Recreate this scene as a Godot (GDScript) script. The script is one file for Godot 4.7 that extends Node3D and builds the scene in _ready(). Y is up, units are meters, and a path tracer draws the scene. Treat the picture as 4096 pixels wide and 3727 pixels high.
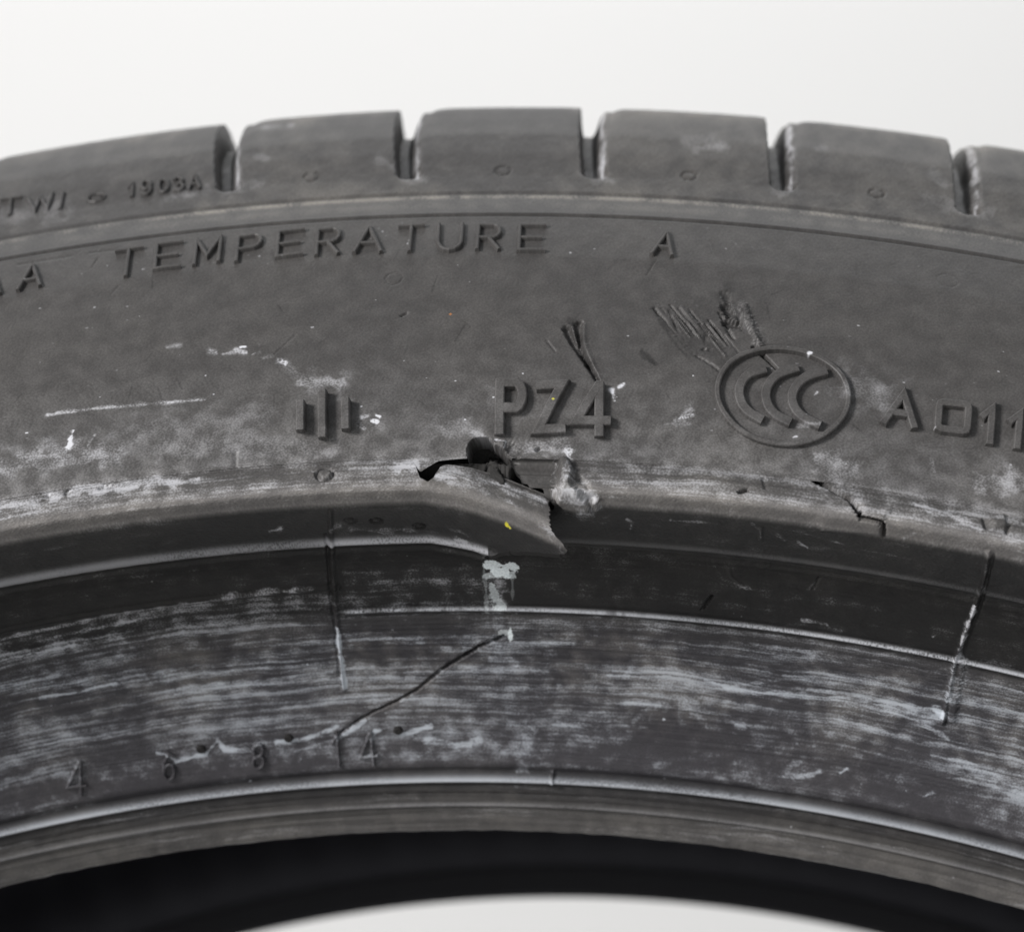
extends Node3D
# A worn car tyre standing on edge in a white studio: the torn bead at the top of the ring, seen from just below it.
# The tyre's skin is described by two numbers: an angle round the axle (degrees) and a station along its
# section, which runs from the tread (0) over shoulder, sidewall, flange rib and bead seat to the toe (1640).

const DEG := PI / 180.0
const A_LO := -17.0          # the finely built sector, degrees
const A_HI := 17.0
const TEX_W := 2048
const TEX_H := 1600
const SECTION := [[0, 355.20, -90.00], [40, 353.80, -74.00], [90, 351.70, -61.50], [140, 349.20, -52.00], [180, 346.70, -45.20], [205, 344.90, -41.00], [217, 343.20, -38.00], [228, 341.00, -34.60], [245, 337.20, -30.00], [270, 333.30, -26.20], [300, 329.30, -23.50], [340, 324.70, -20.80], [376, 321.20, -18.50], [390, 319.20, -16.80], [422, 315.60, -13.40], [460, 311.60, -10.80], [500, 308.00, -8.60], [560, 302.80, -6.20], [620, 298.30, -4.40], [700, 292.60, -2.80], [800, 286.20, -2.20], [880, 281.30, -2.50], [905, 280.10, -2.50], [918, 278.80, -1.40], [940, 277.20, -0.80], [962, 276.20, -1.10], [977, 275.70, -2.20], [985, 275.20, -4.00], [1030, 274.50, -8.50], [1064, 273.80, -12.80], [1078, 273.10, -13.80], [1120, 271.70, -16.80], [1190, 269.00, -23.60], [1204, 268.20, -24.40], [1300, 263.60, -29.60], [1400, 258.60, -34.60], [1450, 256.00, -37.30], [1500, 253.40, -39.60], [1530, 251.70, -41.20], [1550, 250.90, -41.80], [1570, 249.80, -42.60], [1600, 248.30, -44.20], [1625, 246.90, -45.90], [1640, 246.00, -47.20], [1660, 247.00, -49.20], [1700, 251.20, -50.40]]      # station, radius mm, height mm
const FLOOR_Y := -0.3563     # the axle is at the origin

var rr := PackedFloat32Array()   # radius, height, normal and arc length (mm) at every station
var hh := PackedFloat32Array()
var nr := PackedFloat32Array()
var nh := PackedFloat32Array()
var ss := PackedFloat32Array()
var chalk := PackedFloat32Array()   # what smears and scuffs add to the rubber's colour map
var tone := PackedFloat32Array()
var wiped := PackedFloat32Array()
var grain := PackedByteArray()
var rag := PackedByteArray()
var streak := PackedByteArray()
var fine := FastNoiseLite.new()
var coarse := FastNoiseLite.new()
var tyre: Node3D
var worn: StandardMaterial3D
var plain: StandardMaterial3D
var dark: StandardMaterial3D
var torn: StandardMaterial3D
var clean: StandardMaterial3D
var liner: StandardMaterial3D


func _ready() -> void:
	# ---- camera, studio surroundings, lamps, exposure
	var cam := Camera3D.new()
	cam.name = "camera"
	cam.transform = Transform3D(Basis(Vector3(0.997955, 0.022226, -0.059932), Vector3(-0.001639, 0.946194, 0.323595), Vector3(0.063899, -0.322835, 0.944296)), Vector3(0.020727, 0.198236, 0.235058))
	cam.near = 0.02
	cam.far = 20.0
	cam.fov = 23.47
	var lens := CameraAttributesPhysical.new()
	lens.frustum_focal_length = 57.763
	lens.frustum_focus_distance = 0.256
	lens.frustum_near = 0.02
	lens.frustum_far = 20.0
	lens.exposure_aperture = 15.6
	cam.attributes = lens
	add_child(cam)
	cam.current = true

	var we := WorldEnvironment.new()
	we.name = "surroundings"
	var env := Environment.new()
	env.background_mode = Environment.BG_COLOR
	env.background_color = Color(0.96, 0.98, 1.0)
	env.background_energy_multiplier = 0.36
	env.tonemap_mode = Environment.TONE_MAPPER_LINEAR
	env.tonemap_exposure = 1.0
	env.sdfgi_enabled = true
	env.ssao_enabled = true
	env.ssil_enabled = true
	we.environment = env
	add_child(we)

	softbox("key_softbox", Vector2(0.6, 0.6), 21.0, Color(1.0, 0.99, 0.985), Vector3(-1.75, 0.72, 1.70), Vector3(0.0, 0.28, -0.02))
	softbox("added_backdrop_light", Vector2(1.6, 0.5), 1.0, Color(1.0, 1.0, 1.0), Vector3(0.0, 1.7, -0.45), Vector3(0.0, 0.5, -1.3))  # unseen area light, added only to brighten the backdrop

	make_tables()
	make_materials()
	build_floor()
	build_tyre()


func softbox(called: String, size: Vector2, energy: float, col: Color, from: Vector3, towards: Vector3) -> void:
	var l := AreaLight3D.new()
	l.name = called
	l.area_size = size
	l.area_normalize_energy = false
	l.light_energy = energy
	l.light_color = col
	l.shadow_enabled = true
	l.area_range = 8.0
	add_child(l)
	l.look_at_from_position(from, towards)


# ------------------------------------------------------------------ section tables
func smooth(a: PackedFloat32Array, k: int) -> PackedFloat32Array:
	var n := a.size()
	var out := PackedFloat32Array()
	out.resize(n)
	for i in n:
		var t := 0.0
		for j in range(-k, k + 1):
			t += a[clampi(i + j, 0, n - 1)]
		out[i] = t / (2 * k + 1)
	return out


func make_tables() -> void:
	var n := 1701
	rr.resize(n)
	hh.resize(n)
	nr.resize(n)
	nh.resize(n)
	ss.resize(n)
	var k := 0
	for v in n:
		while k < SECTION.size() - 2 and v > SECTION[k + 1][0]:
			k += 1
		var p: Array = SECTION[k]
		var q: Array = SECTION[k + 1]
		var t := (v - float(p[0])) / (float(q[0]) - float(p[0]))
		rr[v] = lerpf(p[1], q[1], t) * 0.001
		hh[v] = lerpf(p[2], q[2], t) * 0.001
	for i in 2:
		rr = smooth(rr, 3)
		hh = smooth(hh, 3)
	for v in n:
		var a := maxi(v - 2, 0)
		var b := mini(v + 2, n - 1)
		var t := Vector2(rr[b] - rr[a], hh[b] - hh[a]).normalized()
		nr[v] = t.y
		nh[v] = -t.x
		ss[v] = 0.0 if v == 0 else ss[v - 1] + 1000.0 * Vector2(rr[v] - rr[v - 1], hh[v] - hh[v - 1]).length()
	fine.seed = 11
	fine.noise_type = FastNoiseLite.TYPE_SIMPLEX
	fine.frequency = 2.2
	fine.fractal_type = FastNoiseLite.FRACTAL_NONE
	coarse.seed = 5
	coarse.noise_type = FastNoiseLite.TYPE_SIMPLEX
	coarse.frequency = 0.35
	coarse.fractal_octaves = 3


func at(tab: PackedFloat32Array, v: float) -> float:
	v = clampf(v, 0.0, 1699.0)
	var i := int(v)
	return lerpf(tab[i], tab[i + 1], v - i)


func station(mm: float) -> float:      # the station at an arc length
	var lo := 0
	var hi := 1699
	while hi - lo > 1:
		var m := (lo + hi) >> 1
		if ss[m] <= mm:
			lo = m
		else:
			hi = m
	return lo + (mm - ss[lo]) / maxf(ss[lo + 1] - ss[lo], 1e-6)


func skin(a: float, v: float, d: float) -> Vector3:      # d: mm above the skin
	v = clampf(v, 0.0, 1699.0)
	var i := int(v)
	var f := v - i
	var r := lerpf(rr[i], rr[i + 1], f) + d * 0.001 * lerpf(nr[i], nr[i + 1], f)
	var h := lerpf(hh[i], hh[i + 1], f) + d * 0.001 * lerpf(nh[i], nh[i + 1], f)
	return Vector3(r * sin(a * DEG), h, -r * cos(a * DEG))


func table(t: Array, x: float) -> float:
	for i in t.size() - 1:
		if x < t[i + 1][0]:
			return lerpf(t[i][1], t[i + 1][1], clampf((x - t[i][0]) / (t[i + 1][0] - t[i][0]), 0.0, 1.0))
	return t[t.size() - 1][1]


func steps(from: float, to: float, by: float) -> PackedFloat32Array:
	var n := maxi(1, int(ceil(absf(to - from) / by)))
	var out := PackedFloat32Array()
	for i in n + 1:
		out.append(lerpf(from, to, float(i) / n))
	return out


# ------------------------------------------------------------------ sheets of skin with relief
func sheet(aa: PackedFloat32Array, vv: PackedFloat32Array) -> Dictionary:
	var d := PackedFloat32Array()
	d.resize(aa.size() * vv.size())
	return {"a": aa, "v": vv, "d": d, "na": aa.size(), "nv": vv.size()}


func flat(pts: Array, rm: float) -> PackedVector2Array:      # angle, station -> mm on the unrolled skin
	var out := PackedVector2Array()
	for i in range(0, pts.size(), 2):
		out.append(Vector2(pts[i] * DEG * rm * 1000.0, at(ss, pts[i + 1])))
	return out


func mean_r(pts: Array) -> float:
	var t := 0.0
	for i in range(1, pts.size(), 2):
		t += at(rr, pts[i])
	return t / (pts.size() / 2)


func reach(sh: Dictionary, q: PackedVector2Array, rm: float, pad: float) -> Array:
	var lo := q[0]
	var hi := q[0]
	for p in q:
		lo = lo.min(p)
		hi = hi.max(p)
	lo -= Vector2(pad, pad)
	hi += Vector2(pad, pad)
	var k := DEG * rm * 1000.0
	var aa: PackedFloat32Array = sh.a
	var vv: PackedFloat32Array = sh.v
	return [aa.bsearch(lo.x / k), mini(aa.bsearch(hi.x / k), sh.na), vv.bsearch(station(lo.y)), mini(vv.bsearch(station(hi.y)), sh.nv)]


# a groove (depth > 0) or a ridge (depth < 0) along a line; ends: how much of the width is left at the far end
func groove(sh: Dictionary, pts: Array, width: float, depth: float, soft := 0.15, ends := 1.0, ragged := 0.0) -> void:
	var rm := mean_r(pts)
	var q := flat(pts, rm)
	var b := reach(sh, q, rm, width + soft + ragged)
	var aa: PackedFloat32Array = sh.a
	var vv: PackedFloat32Array = sh.v
	var dd: PackedFloat32Array = sh.d
	var nv: int = sh.nv
	var k := DEG * rm * 1000.0
	var n := q.size() - 1
	for i in range(b[0], b[1]):
		for j in range(b[2], b[3]):
			var p := Vector2(aa[i] * k, at(ss, vv[j]))
			var best := 1e9
			var along := 0.0
			for s in n:
				var c := Geometry2D.get_closest_point_to_segment(p, q[s], q[s + 1])
				var e := c.distance_to(p)
				if e < best:
					best = e
					along = (s + c.distance_to(q[s]) / maxf(q[s].distance_to(q[s + 1]), 1e-6)) / n
			var w := 0.5 * width * lerpf(1.0, ends, along)
			if ragged > 0.0:
				w += ragged * coarse.get_noise_2d(p.x * 6.0, p.y * 6.0)
			dd[i * nv + j] -= depth * (1.0 - smoothstep(w - soft, w + soft, best))
	sh.d = dd


# pushes in (depth > 0) or lifts (depth < 0) what lies inside an outline
func press(sh: Dictionary, pts: Array, depth: float, soft := 0.2, ragged := 0.0) -> void:
	var rm := mean_r(pts)
	var q := flat(pts, rm)
	var b := reach(sh, q, rm, soft + ragged)
	var aa: PackedFloat32Array = sh.a
	var vv: PackedFloat32Array = sh.v
	var dd: PackedFloat32Array = sh.d
	var nv: int = sh.nv
	var k := DEG * rm * 1000.0
	for i in range(b[0], b[1]):
		for j in range(b[2], b[3]):
			var p := Vector2(aa[i] * k, at(ss, vv[j]))
			var e := edge_distance(p, q)
			if ragged > 0.0:
				e += ragged * coarse.get_noise_2d(p.x * 5.0, p.y * 5.0)
			dd[i * nv + j] -= depth * smoothstep(-soft, soft, e)
	sh.d = dd


func edge_distance(p: Vector2, q: PackedVector2Array) -> float:      # positive inside
	var best := 1e9
	for s in q.size():
		best = minf(best, Geometry2D.get_closest_point_to_segment(p, q[s], q[(s + 1) % q.size()]).distance_to(p))
	return best if Geometry2D.is_point_in_polygon(p, q) else -best


# a round moulded vent mark: a shallow ring
func ring_mark(sh: Dictionary, pts: Array, radius: float, depth: float, wide := 0.14) -> void:
	var o := []
	var rm := mean_r(pts)
	var y := at(ss, pts[1])
	for i in 19:
		var t := TAU * i / 18.0
		o.append(pts[0] + radius * cos(t) / (DEG * rm * 1000.0))
		o.append(station(y + radius * sin(t)))
	groove(sh, o, wide, depth, 0.1)


func micro(sh: Dictionary, amount := 1.0) -> void:
	var aa: PackedFloat32Array = sh.a
	var vv: PackedFloat32Array = sh.v
	var dd: PackedFloat32Array = sh.d
	var nv: int = sh.nv
	var y := PackedFloat32Array()
	for j in nv:
		y.append(at(ss, vv[j]))
	for i in sh.na:
		var x := aa[i] * DEG * 290.0
		for j in nv:
			dd[i * nv + j] += amount * (0.013 * fine.get_noise_2d(x, y[j]) + 0.016 * coarse.get_noise_2d(x, y[j]))
	sh.d = dd


func grid_mesh(pos: PackedVector3Array, uv: PackedVector2Array, na: int, nv: int, flip := false) -> ArrayMesh:
	var nor := PackedVector3Array()
	nor.resize(na * nv)
	var idx := PackedInt32Array()
	idx.resize((na - 1) * (nv - 1) * 6)
	var k := 0
	var turn := -1.0 if flip else 1.0
	for i in na:
		var i0 := maxi(i - 1, 0) * nv
		var i1 := mini(i + 1, na - 1) * nv
		for j in nv:
			var j0 := maxi(j - 1, 0)
			var j1 := mini(j + 1, nv - 1)
			nor[i * nv + j] = (pos[i * nv + j1] - pos[i * nv + j0]).cross(pos[i1 + j] - pos[i0 + j]).normalized() * turn
			if i < na - 1 and j < nv - 1:
				var p := i * nv + j
				if flip:
					idx[k] = p
					idx[k + 1] = p + 1
					idx[k + 2] = p + nv
					idx[k + 3] = p + 1
					idx[k + 4] = p + nv + 1
					idx[k + 5] = p + nv
				else:
					idx[k] = p
					idx[k + 1] = p + nv
					idx[k + 2] = p + 1
					idx[k + 3] = p + 1
					idx[k + 4] = p + nv
					idx[k + 5] = p + nv + 1
				k += 6
	var arr := []
	arr.resize(Mesh.ARRAY_MAX)
	arr[Mesh.ARRAY_VERTEX] = pos
	arr[Mesh.ARRAY_NORMAL] = nor
	arr[Mesh.ARRAY_TEX_UV] = uv
	arr[Mesh.ARRAY_INDEX] = idx
	var m := ArrayMesh.new()
	m.add_surface_from_arrays(Mesh.PRIMITIVE_TRIANGLES, arr)
	return m


func part(called: String, m: Mesh, mat: Material, parent: Node) -> MeshInstance3D:
	var o := MeshInstance3D.new()
	o.name = called
	o.mesh = m
	o.material_override = mat
	o.cast_shadow = GeometryInstance3D.SHADOW_CASTING_SETTING_ON
	parent.add_child(o, true)
	return o


func uv_of(a: float, v: float) -> Vector2:
	return Vector2((a - A_LO) / (A_HI - A_LO), (v - 100.0) / TEX_H)


func commit(sh: Dictionary, called: String, mat: Material, parent: Node) -> MeshInstance3D:
	var na: int = sh.na
	var nv: int = sh.nv
	var aa: PackedFloat32Array = sh.a
	var vv: PackedFloat32Array = sh.v
	var dd: PackedFloat32Array = sh.d
	var pos := PackedVector3Array()
	pos.resize(na * nv)
	var uv := PackedVector2Array()
	uv.resize(na * nv)
	var r := PackedFloat32Array()
	var h := PackedFloat32Array()
	var pr := PackedFloat32Array()
	var ph := PackedFloat32Array()
	for j in nv:
		r.append(at(rr, vv[j]))
		h.append(at(hh, vv[j]))
		pr.append(at(nr, vv[j]) * 0.001)
		ph.append(at(nh, vv[j]) * 0.001)
	var foot: Array = sh.get("foot", [])
	for i in na:
		if not foot.is_empty() and aa[i] > foot[0][0] and aa[i] < foot[foot.size() - 1][0]:      # a torn lower edge
			var low := table(foot, aa[i])
			for j in nv:
				var n := i * nv + j
				var v := vv[j] if vv[j] < 870.0 else 870.0 + (vv[j] - 870.0) * (low - 870.0) / 29.0
				pos[n] = skin(aa[i], v, dd[n])
				uv[n] = uv_of(aa[i], v)
			continue
		var s := sin(aa[i] * DEG)
		var c := -cos(aa[i] * DEG)
		var u := (aa[i] - A_LO) / (A_HI - A_LO)
		for j in nv:
			var n := i * nv + j
			var d := dd[n]
			var q := r[j] + pr[j] * d
			pos[n] = Vector3(q * s, h[j] + ph[j] * d, q * c)
			uv[n] = Vector2(u, (vv[j] - 100.0) / TEX_H)
	return part(called, grid_mesh(pos, uv, na, nv), mat, parent)


# a ring turned round the axle; the lower half of the carcass has slumped a few mm off centre
func lathe(called: String, prof: Array, mat: Material, n := 240, ribs := 0.0) -> MeshInstance3D:
	var pos := PackedVector3Array()
	var uv := PackedVector2Array()
	for i in n + 1:
		var t := TAU * i / n
		for p in prof:
			var k := smoothstep(0.122, 0.198, -p[1] * 0.001)
			var rad: float = (p[0] + ribs * sin(t * 150.0 + p[0] * 0.12) * (0.0 if p[1] > -60.0 or p[1] < -200.0 and p[0] < 275.0 else 1.0)) * 0.001
			pos.append(Vector3(rad * sin(t) + 0.0062 * k, p[1] * 0.001 + (0.0006 * ribs * sin(t * 150.0 + p[0] * 0.12) if p[1] < -200.0 else 0.0), -rad * cos(t) - 0.0006 * k))
			uv.append(Vector2(t * 10.0 / TAU, p[0] * 0.01))
	return part(called, grid_mesh(pos, uv, n + 1, prof.size()), mat, tyre)


# ------------------------------------------------------------------ moulded strokes (lettering)
func glyph(strokes: Array, half: float, high: float, parent: Node, mat: Material, called := "embossed_letter", under := -0.25) -> void:
	var st := SurfaceTool.new()
	st.begin(Mesh.PRIMITIVE_TRIANGLES)
	st.set_smooth_group(-1)
	var lift := 0.0
	for pts: Array in strokes:
		stroke(st, pts, half, high - lift, under)
		lift += 0.02
	st.generate_normals()
	part(called, st.commit(), mat, parent)


func stroke(st: SurfaceTool, pts: Array, half: float, high: float, under: float) -> void:
	var rm := mean_r(pts)
	var raw := flat(pts, rm)
	var q := PackedVector2Array()
	for i in raw.size() - 1:
		var n := maxi(1, int(raw[i].distance_to(raw[i + 1]) / 0.9))
		for k in n:
			q.append(raw[i].lerp(raw[i + 1], float(k) / n))
	q.append(raw[raw.size() - 1])
	var closed := raw[0].distance_to(raw[raw.size() - 1]) < 0.05
	# square the free ends off by half a width
	if not closed:
		q[0] += (q[0] - q[1]).normalized() * half * 0.9
		q[q.size() - 1] += (q[q.size() - 1] - q[q.size() - 2]).normalized() * half * 0.9
	var cut := [[-half - 0.16, under], [-half - 0.03, high - 0.1], [-half + 0.09, high], [half - 0.09, high], [half + 0.03, high - 0.1], [half + 0.16, under]]
	var rows := []
	var n := q.size()
	for i in n:
		var before := q[i] - q[i - 1] if i > 0 else (q[n - 1] - q[n - 2] if closed else q[1] - q[0])
		var after := q[i + 1] - q[i] if i < n - 1 else (q[1] - q[0] if closed else q[n - 1] - q[n - 2])
		var t := (before.normalized() + after.normalized()).normalized()
		var side := Vector2(-t.y, t.x)
		var stretch := 1.0 / maxf(0.45, side.dot(Vector2(-after.y, after.x).normalized()))
		var row := []
		for c in cut:
			var p: Vector2 = q[i] + side * c[0] * stretch
			var a := p.x / (DEG * rm * 1000.0)
			var v := station(p.y)
			row.append([skin(a, v, c[1]), uv_of(a, v)])
		rows.append(row)
	for i in n - 1:
		for k in 5:
			quad(st, rows[i][k], rows[i][k + 1], rows[i + 1][k + 1], rows[i + 1][k])
	if not closed:
		for e in [0, n - 1]:
			var r: Array = rows[e]
			for k in range(1, 5):
				if e == 0:
					tri(st, r[0], r[k + 1], r[k])
				else:
					tri(st, r[0], r[k], r[k + 1])


func tri(st: SurfaceTool, a: Array, b: Array, c: Array) -> void:
	for p in [a, b, c]:
		st.set_uv(p[1])
		st.add_vertex(p[0])


func quad(st: SurfaceTool, a: Array, b: Array, c: Array, d: Array) -> void:
	tri(st, a, b, c)
	tri(st, a, c, d)


func rounded(pts: Array, times := 2) -> Array:      # corners cut twice: a drawn-out curve
	for t in times:
		var out := [pts[0], pts[1]]
		for i in range(0, pts.size() - 2, 2):
			for f in [0.25, 0.75]:
				out.append(lerpf(pts[i], pts[i + 2], f))
				out.append(lerpf(pts[i + 1], pts[i + 3], f))
		out.append(pts[pts.size() - 2])
		out.append(pts[pts.size() - 1])
		pts = out
	return pts


# ------------------------------------------------------------------ the rubber's colour: dust, chalk, smears, scuffs
func byte_noise(w: int, h: int, freq: float, octaves: int, sd: int, to_w: int, to_h: int) -> PackedByteArray:
	var f := FastNoiseLite.new()
	f.seed = sd
	f.noise_type = FastNoiseLite.TYPE_SIMPLEX
	f.frequency = freq
	f.fractal_octaves = octaves
	var im := f.get_image(w, h, false, false, false)
	if w != to_w or h != to_h:
		im.resize(to_w, to_h, Image.INTERPOLATE_CUBIC)
	im.convert(Image.FORMAT_L8)
	return im.get_data()


# a smear along a line: amount > 0 raises the cover of chalk (> 1.5 is solid paint), < 0 rubs the rubber darker,
# or with dense > 1.5 wipes the chalk away; width in section units
func smear(pts: Array, width: float, amount: float, dense := 0.6, ends := 1.0) -> void:
	var q := PackedVector2Array()
	for i in range(0, pts.size(), 2):
		q.append(Vector2((pts[i] - A_LO) / (A_HI - A_LO) * TEX_W * 1.3, pts[i + 1] - 100.0))
	if q.size() == 1:
		q.append(q[0] + Vector2(0.5, 0))
	var lo := q[0]
	var hi := q[0]
	for p in q:
		lo = lo.min(p)
		hi = hi.max(p)
	var n := q.size() - 1
	for y in range(maxi(0, int(lo.y - width)), mini(TEX_H, int(hi.y + width) + 1)):
		for x in range(maxi(0, int((lo.x - width) / 1.3)), mini(TEX_W, int((hi.x + width) / 1.3) + 1)):
			var p := Vector2(x * 1.3, y)
			var best := 1e9
			var along := 0.0
			for s in n:
				var c := Geometry2D.get_closest_point_to_segment(p, q[s], q[s + 1])
				var e := c.distance_to(p)
				if e < best:
					best = e
					along = (s + c.distance_to(q[s]) / maxf(q[s].distance_to(q[s + 1]), 1e-6)) / n
			var w := width * lerpf(1.0, ends, along)
			var n_at := y * TEX_W + x
			w *= clampf(1.9 * rag[n_at] / 255.0, 0.2, 1.6)
			if best < w:
				var k := smoothstep(1.0, 0.15, best / w)
				if amount > 1.5:
					var solid := smoothstep(0.55, 1.05, grain[n_at] / 255.0 * 0.5 + rag[n_at] / 255.0 * 0.3 + k) * minf(1.0, amount - 1.3)
					if solid > 0.0:
						chalk[n_at] = maxf(chalk[n_at], 2.0 + solid)
				elif amount > 0.0:
					chalk[n_at] = maxf(chalk[n_at], (0.25 + 0.75 * amount) * k * (0.55 + dense * 0.6))
				elif dense > 1.5:
					wiped[n_at] = minf(wiped[n_at], 1.0 + amount * k)
				else:
					tone[n_at] = minf(tone[n_at], 1.0 + amount * k)


func wear_map() -> ImageTexture:
	chalk.resize(TEX_W * TEX_H)
	tone.resize(TEX_W * TEX_H)
	tone.fill(1.0)
	wiped.resize(TEX_W * TEX_H)
	wiped.fill(1.0)
	grain = byte_noise(TEX_W, TEX_H, 0.22, 3, 21, TEX_W, TEX_H)
	rag = byte_noise(TEX_W / 2, TEX_H / 2, 0.055, 3, 61, TEX_W, TEX_H)
	streak = byte_noise(52, TEX_H, 0.09, 2, 31, TEX_W, TEX_H)
	var thin := byte_noise(200, TEX_H, 0.27, 2, 33, TEX_W, TEX_H)
	var broad := byte_noise(40, TEX_H / 4, 0.11, 2, 35, TEX_W, TEX_H)      # long round the tyre, narrow across
	var blot := byte_noise(TEX_W / 2, TEX_H / 2, 0.04, 5, 41, TEX_W, TEX_H)
	var wide := byte_noise(128, 100, 0.05, 3, 51, TEX_W, TEX_H)
	wear_marks()
	# along the section: rubber tone, chalk cover, beige dust cover, how streaky the cover is
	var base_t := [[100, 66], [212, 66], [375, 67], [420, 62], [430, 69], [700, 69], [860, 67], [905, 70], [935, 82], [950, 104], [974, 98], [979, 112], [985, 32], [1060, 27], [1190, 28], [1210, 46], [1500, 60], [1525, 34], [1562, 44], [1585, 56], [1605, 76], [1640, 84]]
	var chalk_t := [[100, 0.05], [370, 0.05], [425, 0.03], [600, 0.06], [690, 0.10], [760, 0.2], [850, 0.36], [890, 0.52], [903, 0.5], [912, 0.42], [945, 0.46], [956, 0.24], [966, 0.14], [985, 0.1], [992, 0.05], [1100, 0.07], [1190, 0.12], [1215, 0.42], [1330, 0.48], [1420, 0.46], [1500, 0.3], [1520, 0.05], [1540, 0.08], [1600, 0.1], [1640, 0.16]]
	var dust_t := [[100, 0.5], [222, 0.55], [243, 0.18], [340, 0.16], [374, 0.3], [395, 0.12], [430, 0.05], [800, 0.05], [915, 0.2], [960, 0.24], [985, 0.1], [1190, 0.04], [1250, 0.34], [1345, 0.34], [1450, 0.08], [1600, 0.12], [1640, 0.16]]
	var streaky_t := [[100, 0.1], [700, 0.15], [880, 0.3], [910, 0.7], [985, 0.6], [1180, 0.5], [1210, 0.85], [1400, 0.75], [1480, 0.4], [1560, 0.9], [1640, 0.9]]
	var out := PackedByteArray()
	out.resize(TEX_W * TEX_H * 3)
	var k := 0
	for y in TEX_H:
		var v := y + 100.0
		var b0 := table(base_t, v)
		var c0 := table(chalk_t, v)
		var d0 := 0.75 * table(dust_t, v)
		var s0 := table(streaky_t, v)
		var haze := 1.0 - smoothstep(880.0, 912.0, v)
		var cool := smoothstep(1150.0, 1260.0, v) * (1.0 - smoothstep(1500.0, 1600.0, v))
		# rubbed edges of the moulded ridges
		var beige := 0.62 * exp(-pow((v - 384.0) / 3.6, 2.0)) + 0.2 * exp(-pow((v - 400.0) / 9.0, 2.0))
		var line := 0.5 * exp(-pow((v - 899.0) / 2.2, 2.0))
		var line_l := 0.74 * exp(-pow((v - 1056.0) / 6.5, 2.0))
		var line_r := 0.3 * exp(-pow((v - 1057.0) / 4.0, 2.0)) + 1.0 * exp(-pow((v - 1194.0) / 3.4, 2.0))
		var toe := 0.92 * exp(-pow((v - 1534.0) / 7.5, 2.0)) + 0.36 * exp(-pow((v - 1589.0) / 3.5, 2.0))
		for x in TEX_W:
			var n := y * TEX_W + x
			var g := grain[n] / 255.0
			var s := 0.0
			var l := blot[n] / 255.0
			var w := wide[n] / 255.0
			var c := c0
			var lines := line * smoothstep(0.28, 0.62, w * 0.5 + l * 0.35 + g * 0.15)
			lines += toe * smoothstep(-0.1, 0.55, w * 0.5 + g * 0.5)
			var a := A_LO + (A_HI - A_LO) * x / TEX_W
			if v > 1040.0 and v < 1215.0:
				if a < 0.3:
					lines += line_l * smoothstep(-0.1, 0.5, w * 0.5 + g * 0.5)
					c = maxf(c, 0.42 * smoothstep(0.0, 14.0, v - (1146.0 if a < -3.4 else 1112.0)))
				lines += line_r * smoothstep(-4.0, -3.2, a) * smoothstep(0.0, 0.5, w * 0.4 + g * 0.6)
			# cover: where the mixed noise passes a threshold set by the local cover
			var yw := clampi(y + int((w - 0.5) * 14.0 + (l - 0.5) * 3.0), 0, TEX_H - 1)
			s = (streak[yw * TEX_W + x] * 0.40 + thin[yw * TEX_W + x] * 0.22 + broad[yw * TEX_W + x] * 0.38) / 255.0
			c = maxf(c * wiped[n], chalk[n] if chalk[n] < 1.5 else 0.3)
			var m := (lerpf(l * 0.6 + g * 0.4, s * 0.86 + g * 0.14, s0) - 0.5) * 2.3 + 0.5
			var th := 1.02 - c * (0.55 + 0.9 * lerpf(0.5, w * 0.8 + l * 0.2, 1.0 if chalk[n] < c or chalk[n] > 1.5 else 0.4))
			var cov := pow(smoothstep(th - 0.40, th + 0.46, m), 1.35) * (0.5 + 0.5 * c) * smoothstep(0.0, 0.08, c)
			cov = lerpf(cov, cov * smoothstep(0.45, 0.95, c) + c * c * 0.12 + c * 0.46 * clampf(1.5 * l + 1.1 * g - 0.75, 0.05, 1.4), haze) + c * 0.08
			cov = maxf(cov, lines * wiped[n])
			var dst := d0 * clampf((w * 0.6 + l * 0.4 - 0.38) * 3.0, 0.0, 1.0) * (0.7 + 0.6 * g)
			cov = minf(1.25, maxf(cov, cov))
			dst = maxf(dst, beige * smoothstep(0.30, 0.66, w * 0.35 + l * 0.35 + g * 0.3))
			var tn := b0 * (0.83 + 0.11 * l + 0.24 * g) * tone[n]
			var r := lerpf(tn * 1.025, 168.0, dst)
			var gg := lerpf(tn, 161.0, dst)
			var b := lerpf(tn * (0.985 + 0.07 * cool), 148.0, dst)
			cov *= 0.82
			out[k] = int(clampf(lerpf(r, 206.0 - 6.0 * cool, cov), 0.0, 255.0))
			out[k + 1] = int(clampf(lerpf(gg, 207.0, cov), 0.0, 255.0))
			out[k + 2] = int(clampf(lerpf(b, 212.0 + 3.0 * cool, cov), 0.0, 255.0))
			if chalk[n] > 1.5:
				var solid := chalk[n] - 2.0
				out[k] = int(lerpf(out[k], 205.0 + 40.0 * g, solid))
				out[k + 1] = int(lerpf(out[k + 1], 214.0 + 38.0 * g, solid))
				out[k + 2] = int(lerpf(out[k + 2], 217.0 + 36.0 * g, solid))
			k += 3
	var im := Image.create_from_data(TEX_W, TEX_H, false, Image.FORMAT_RGB8, out)
	fleck(im, [0.875, 1026.2], 3, Color(0.86, 0.82, 0.25), 12.0, -43.0)
	fleck(im, [0.945, 1028.5], 2, Color(0.83, 0.80, 0.30), 12.0, -43.0)
	fleck(im, [-0.597, 613.2], 2, Color(0.62, 0.42, 0.28), 0.0, 0.0)
	fleck(im, [1.839, 785.6], 2, Color(0.74, 0.72, 0.30), 0.0, 0.0)
	return ImageTexture.create_from_image(im)


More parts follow.
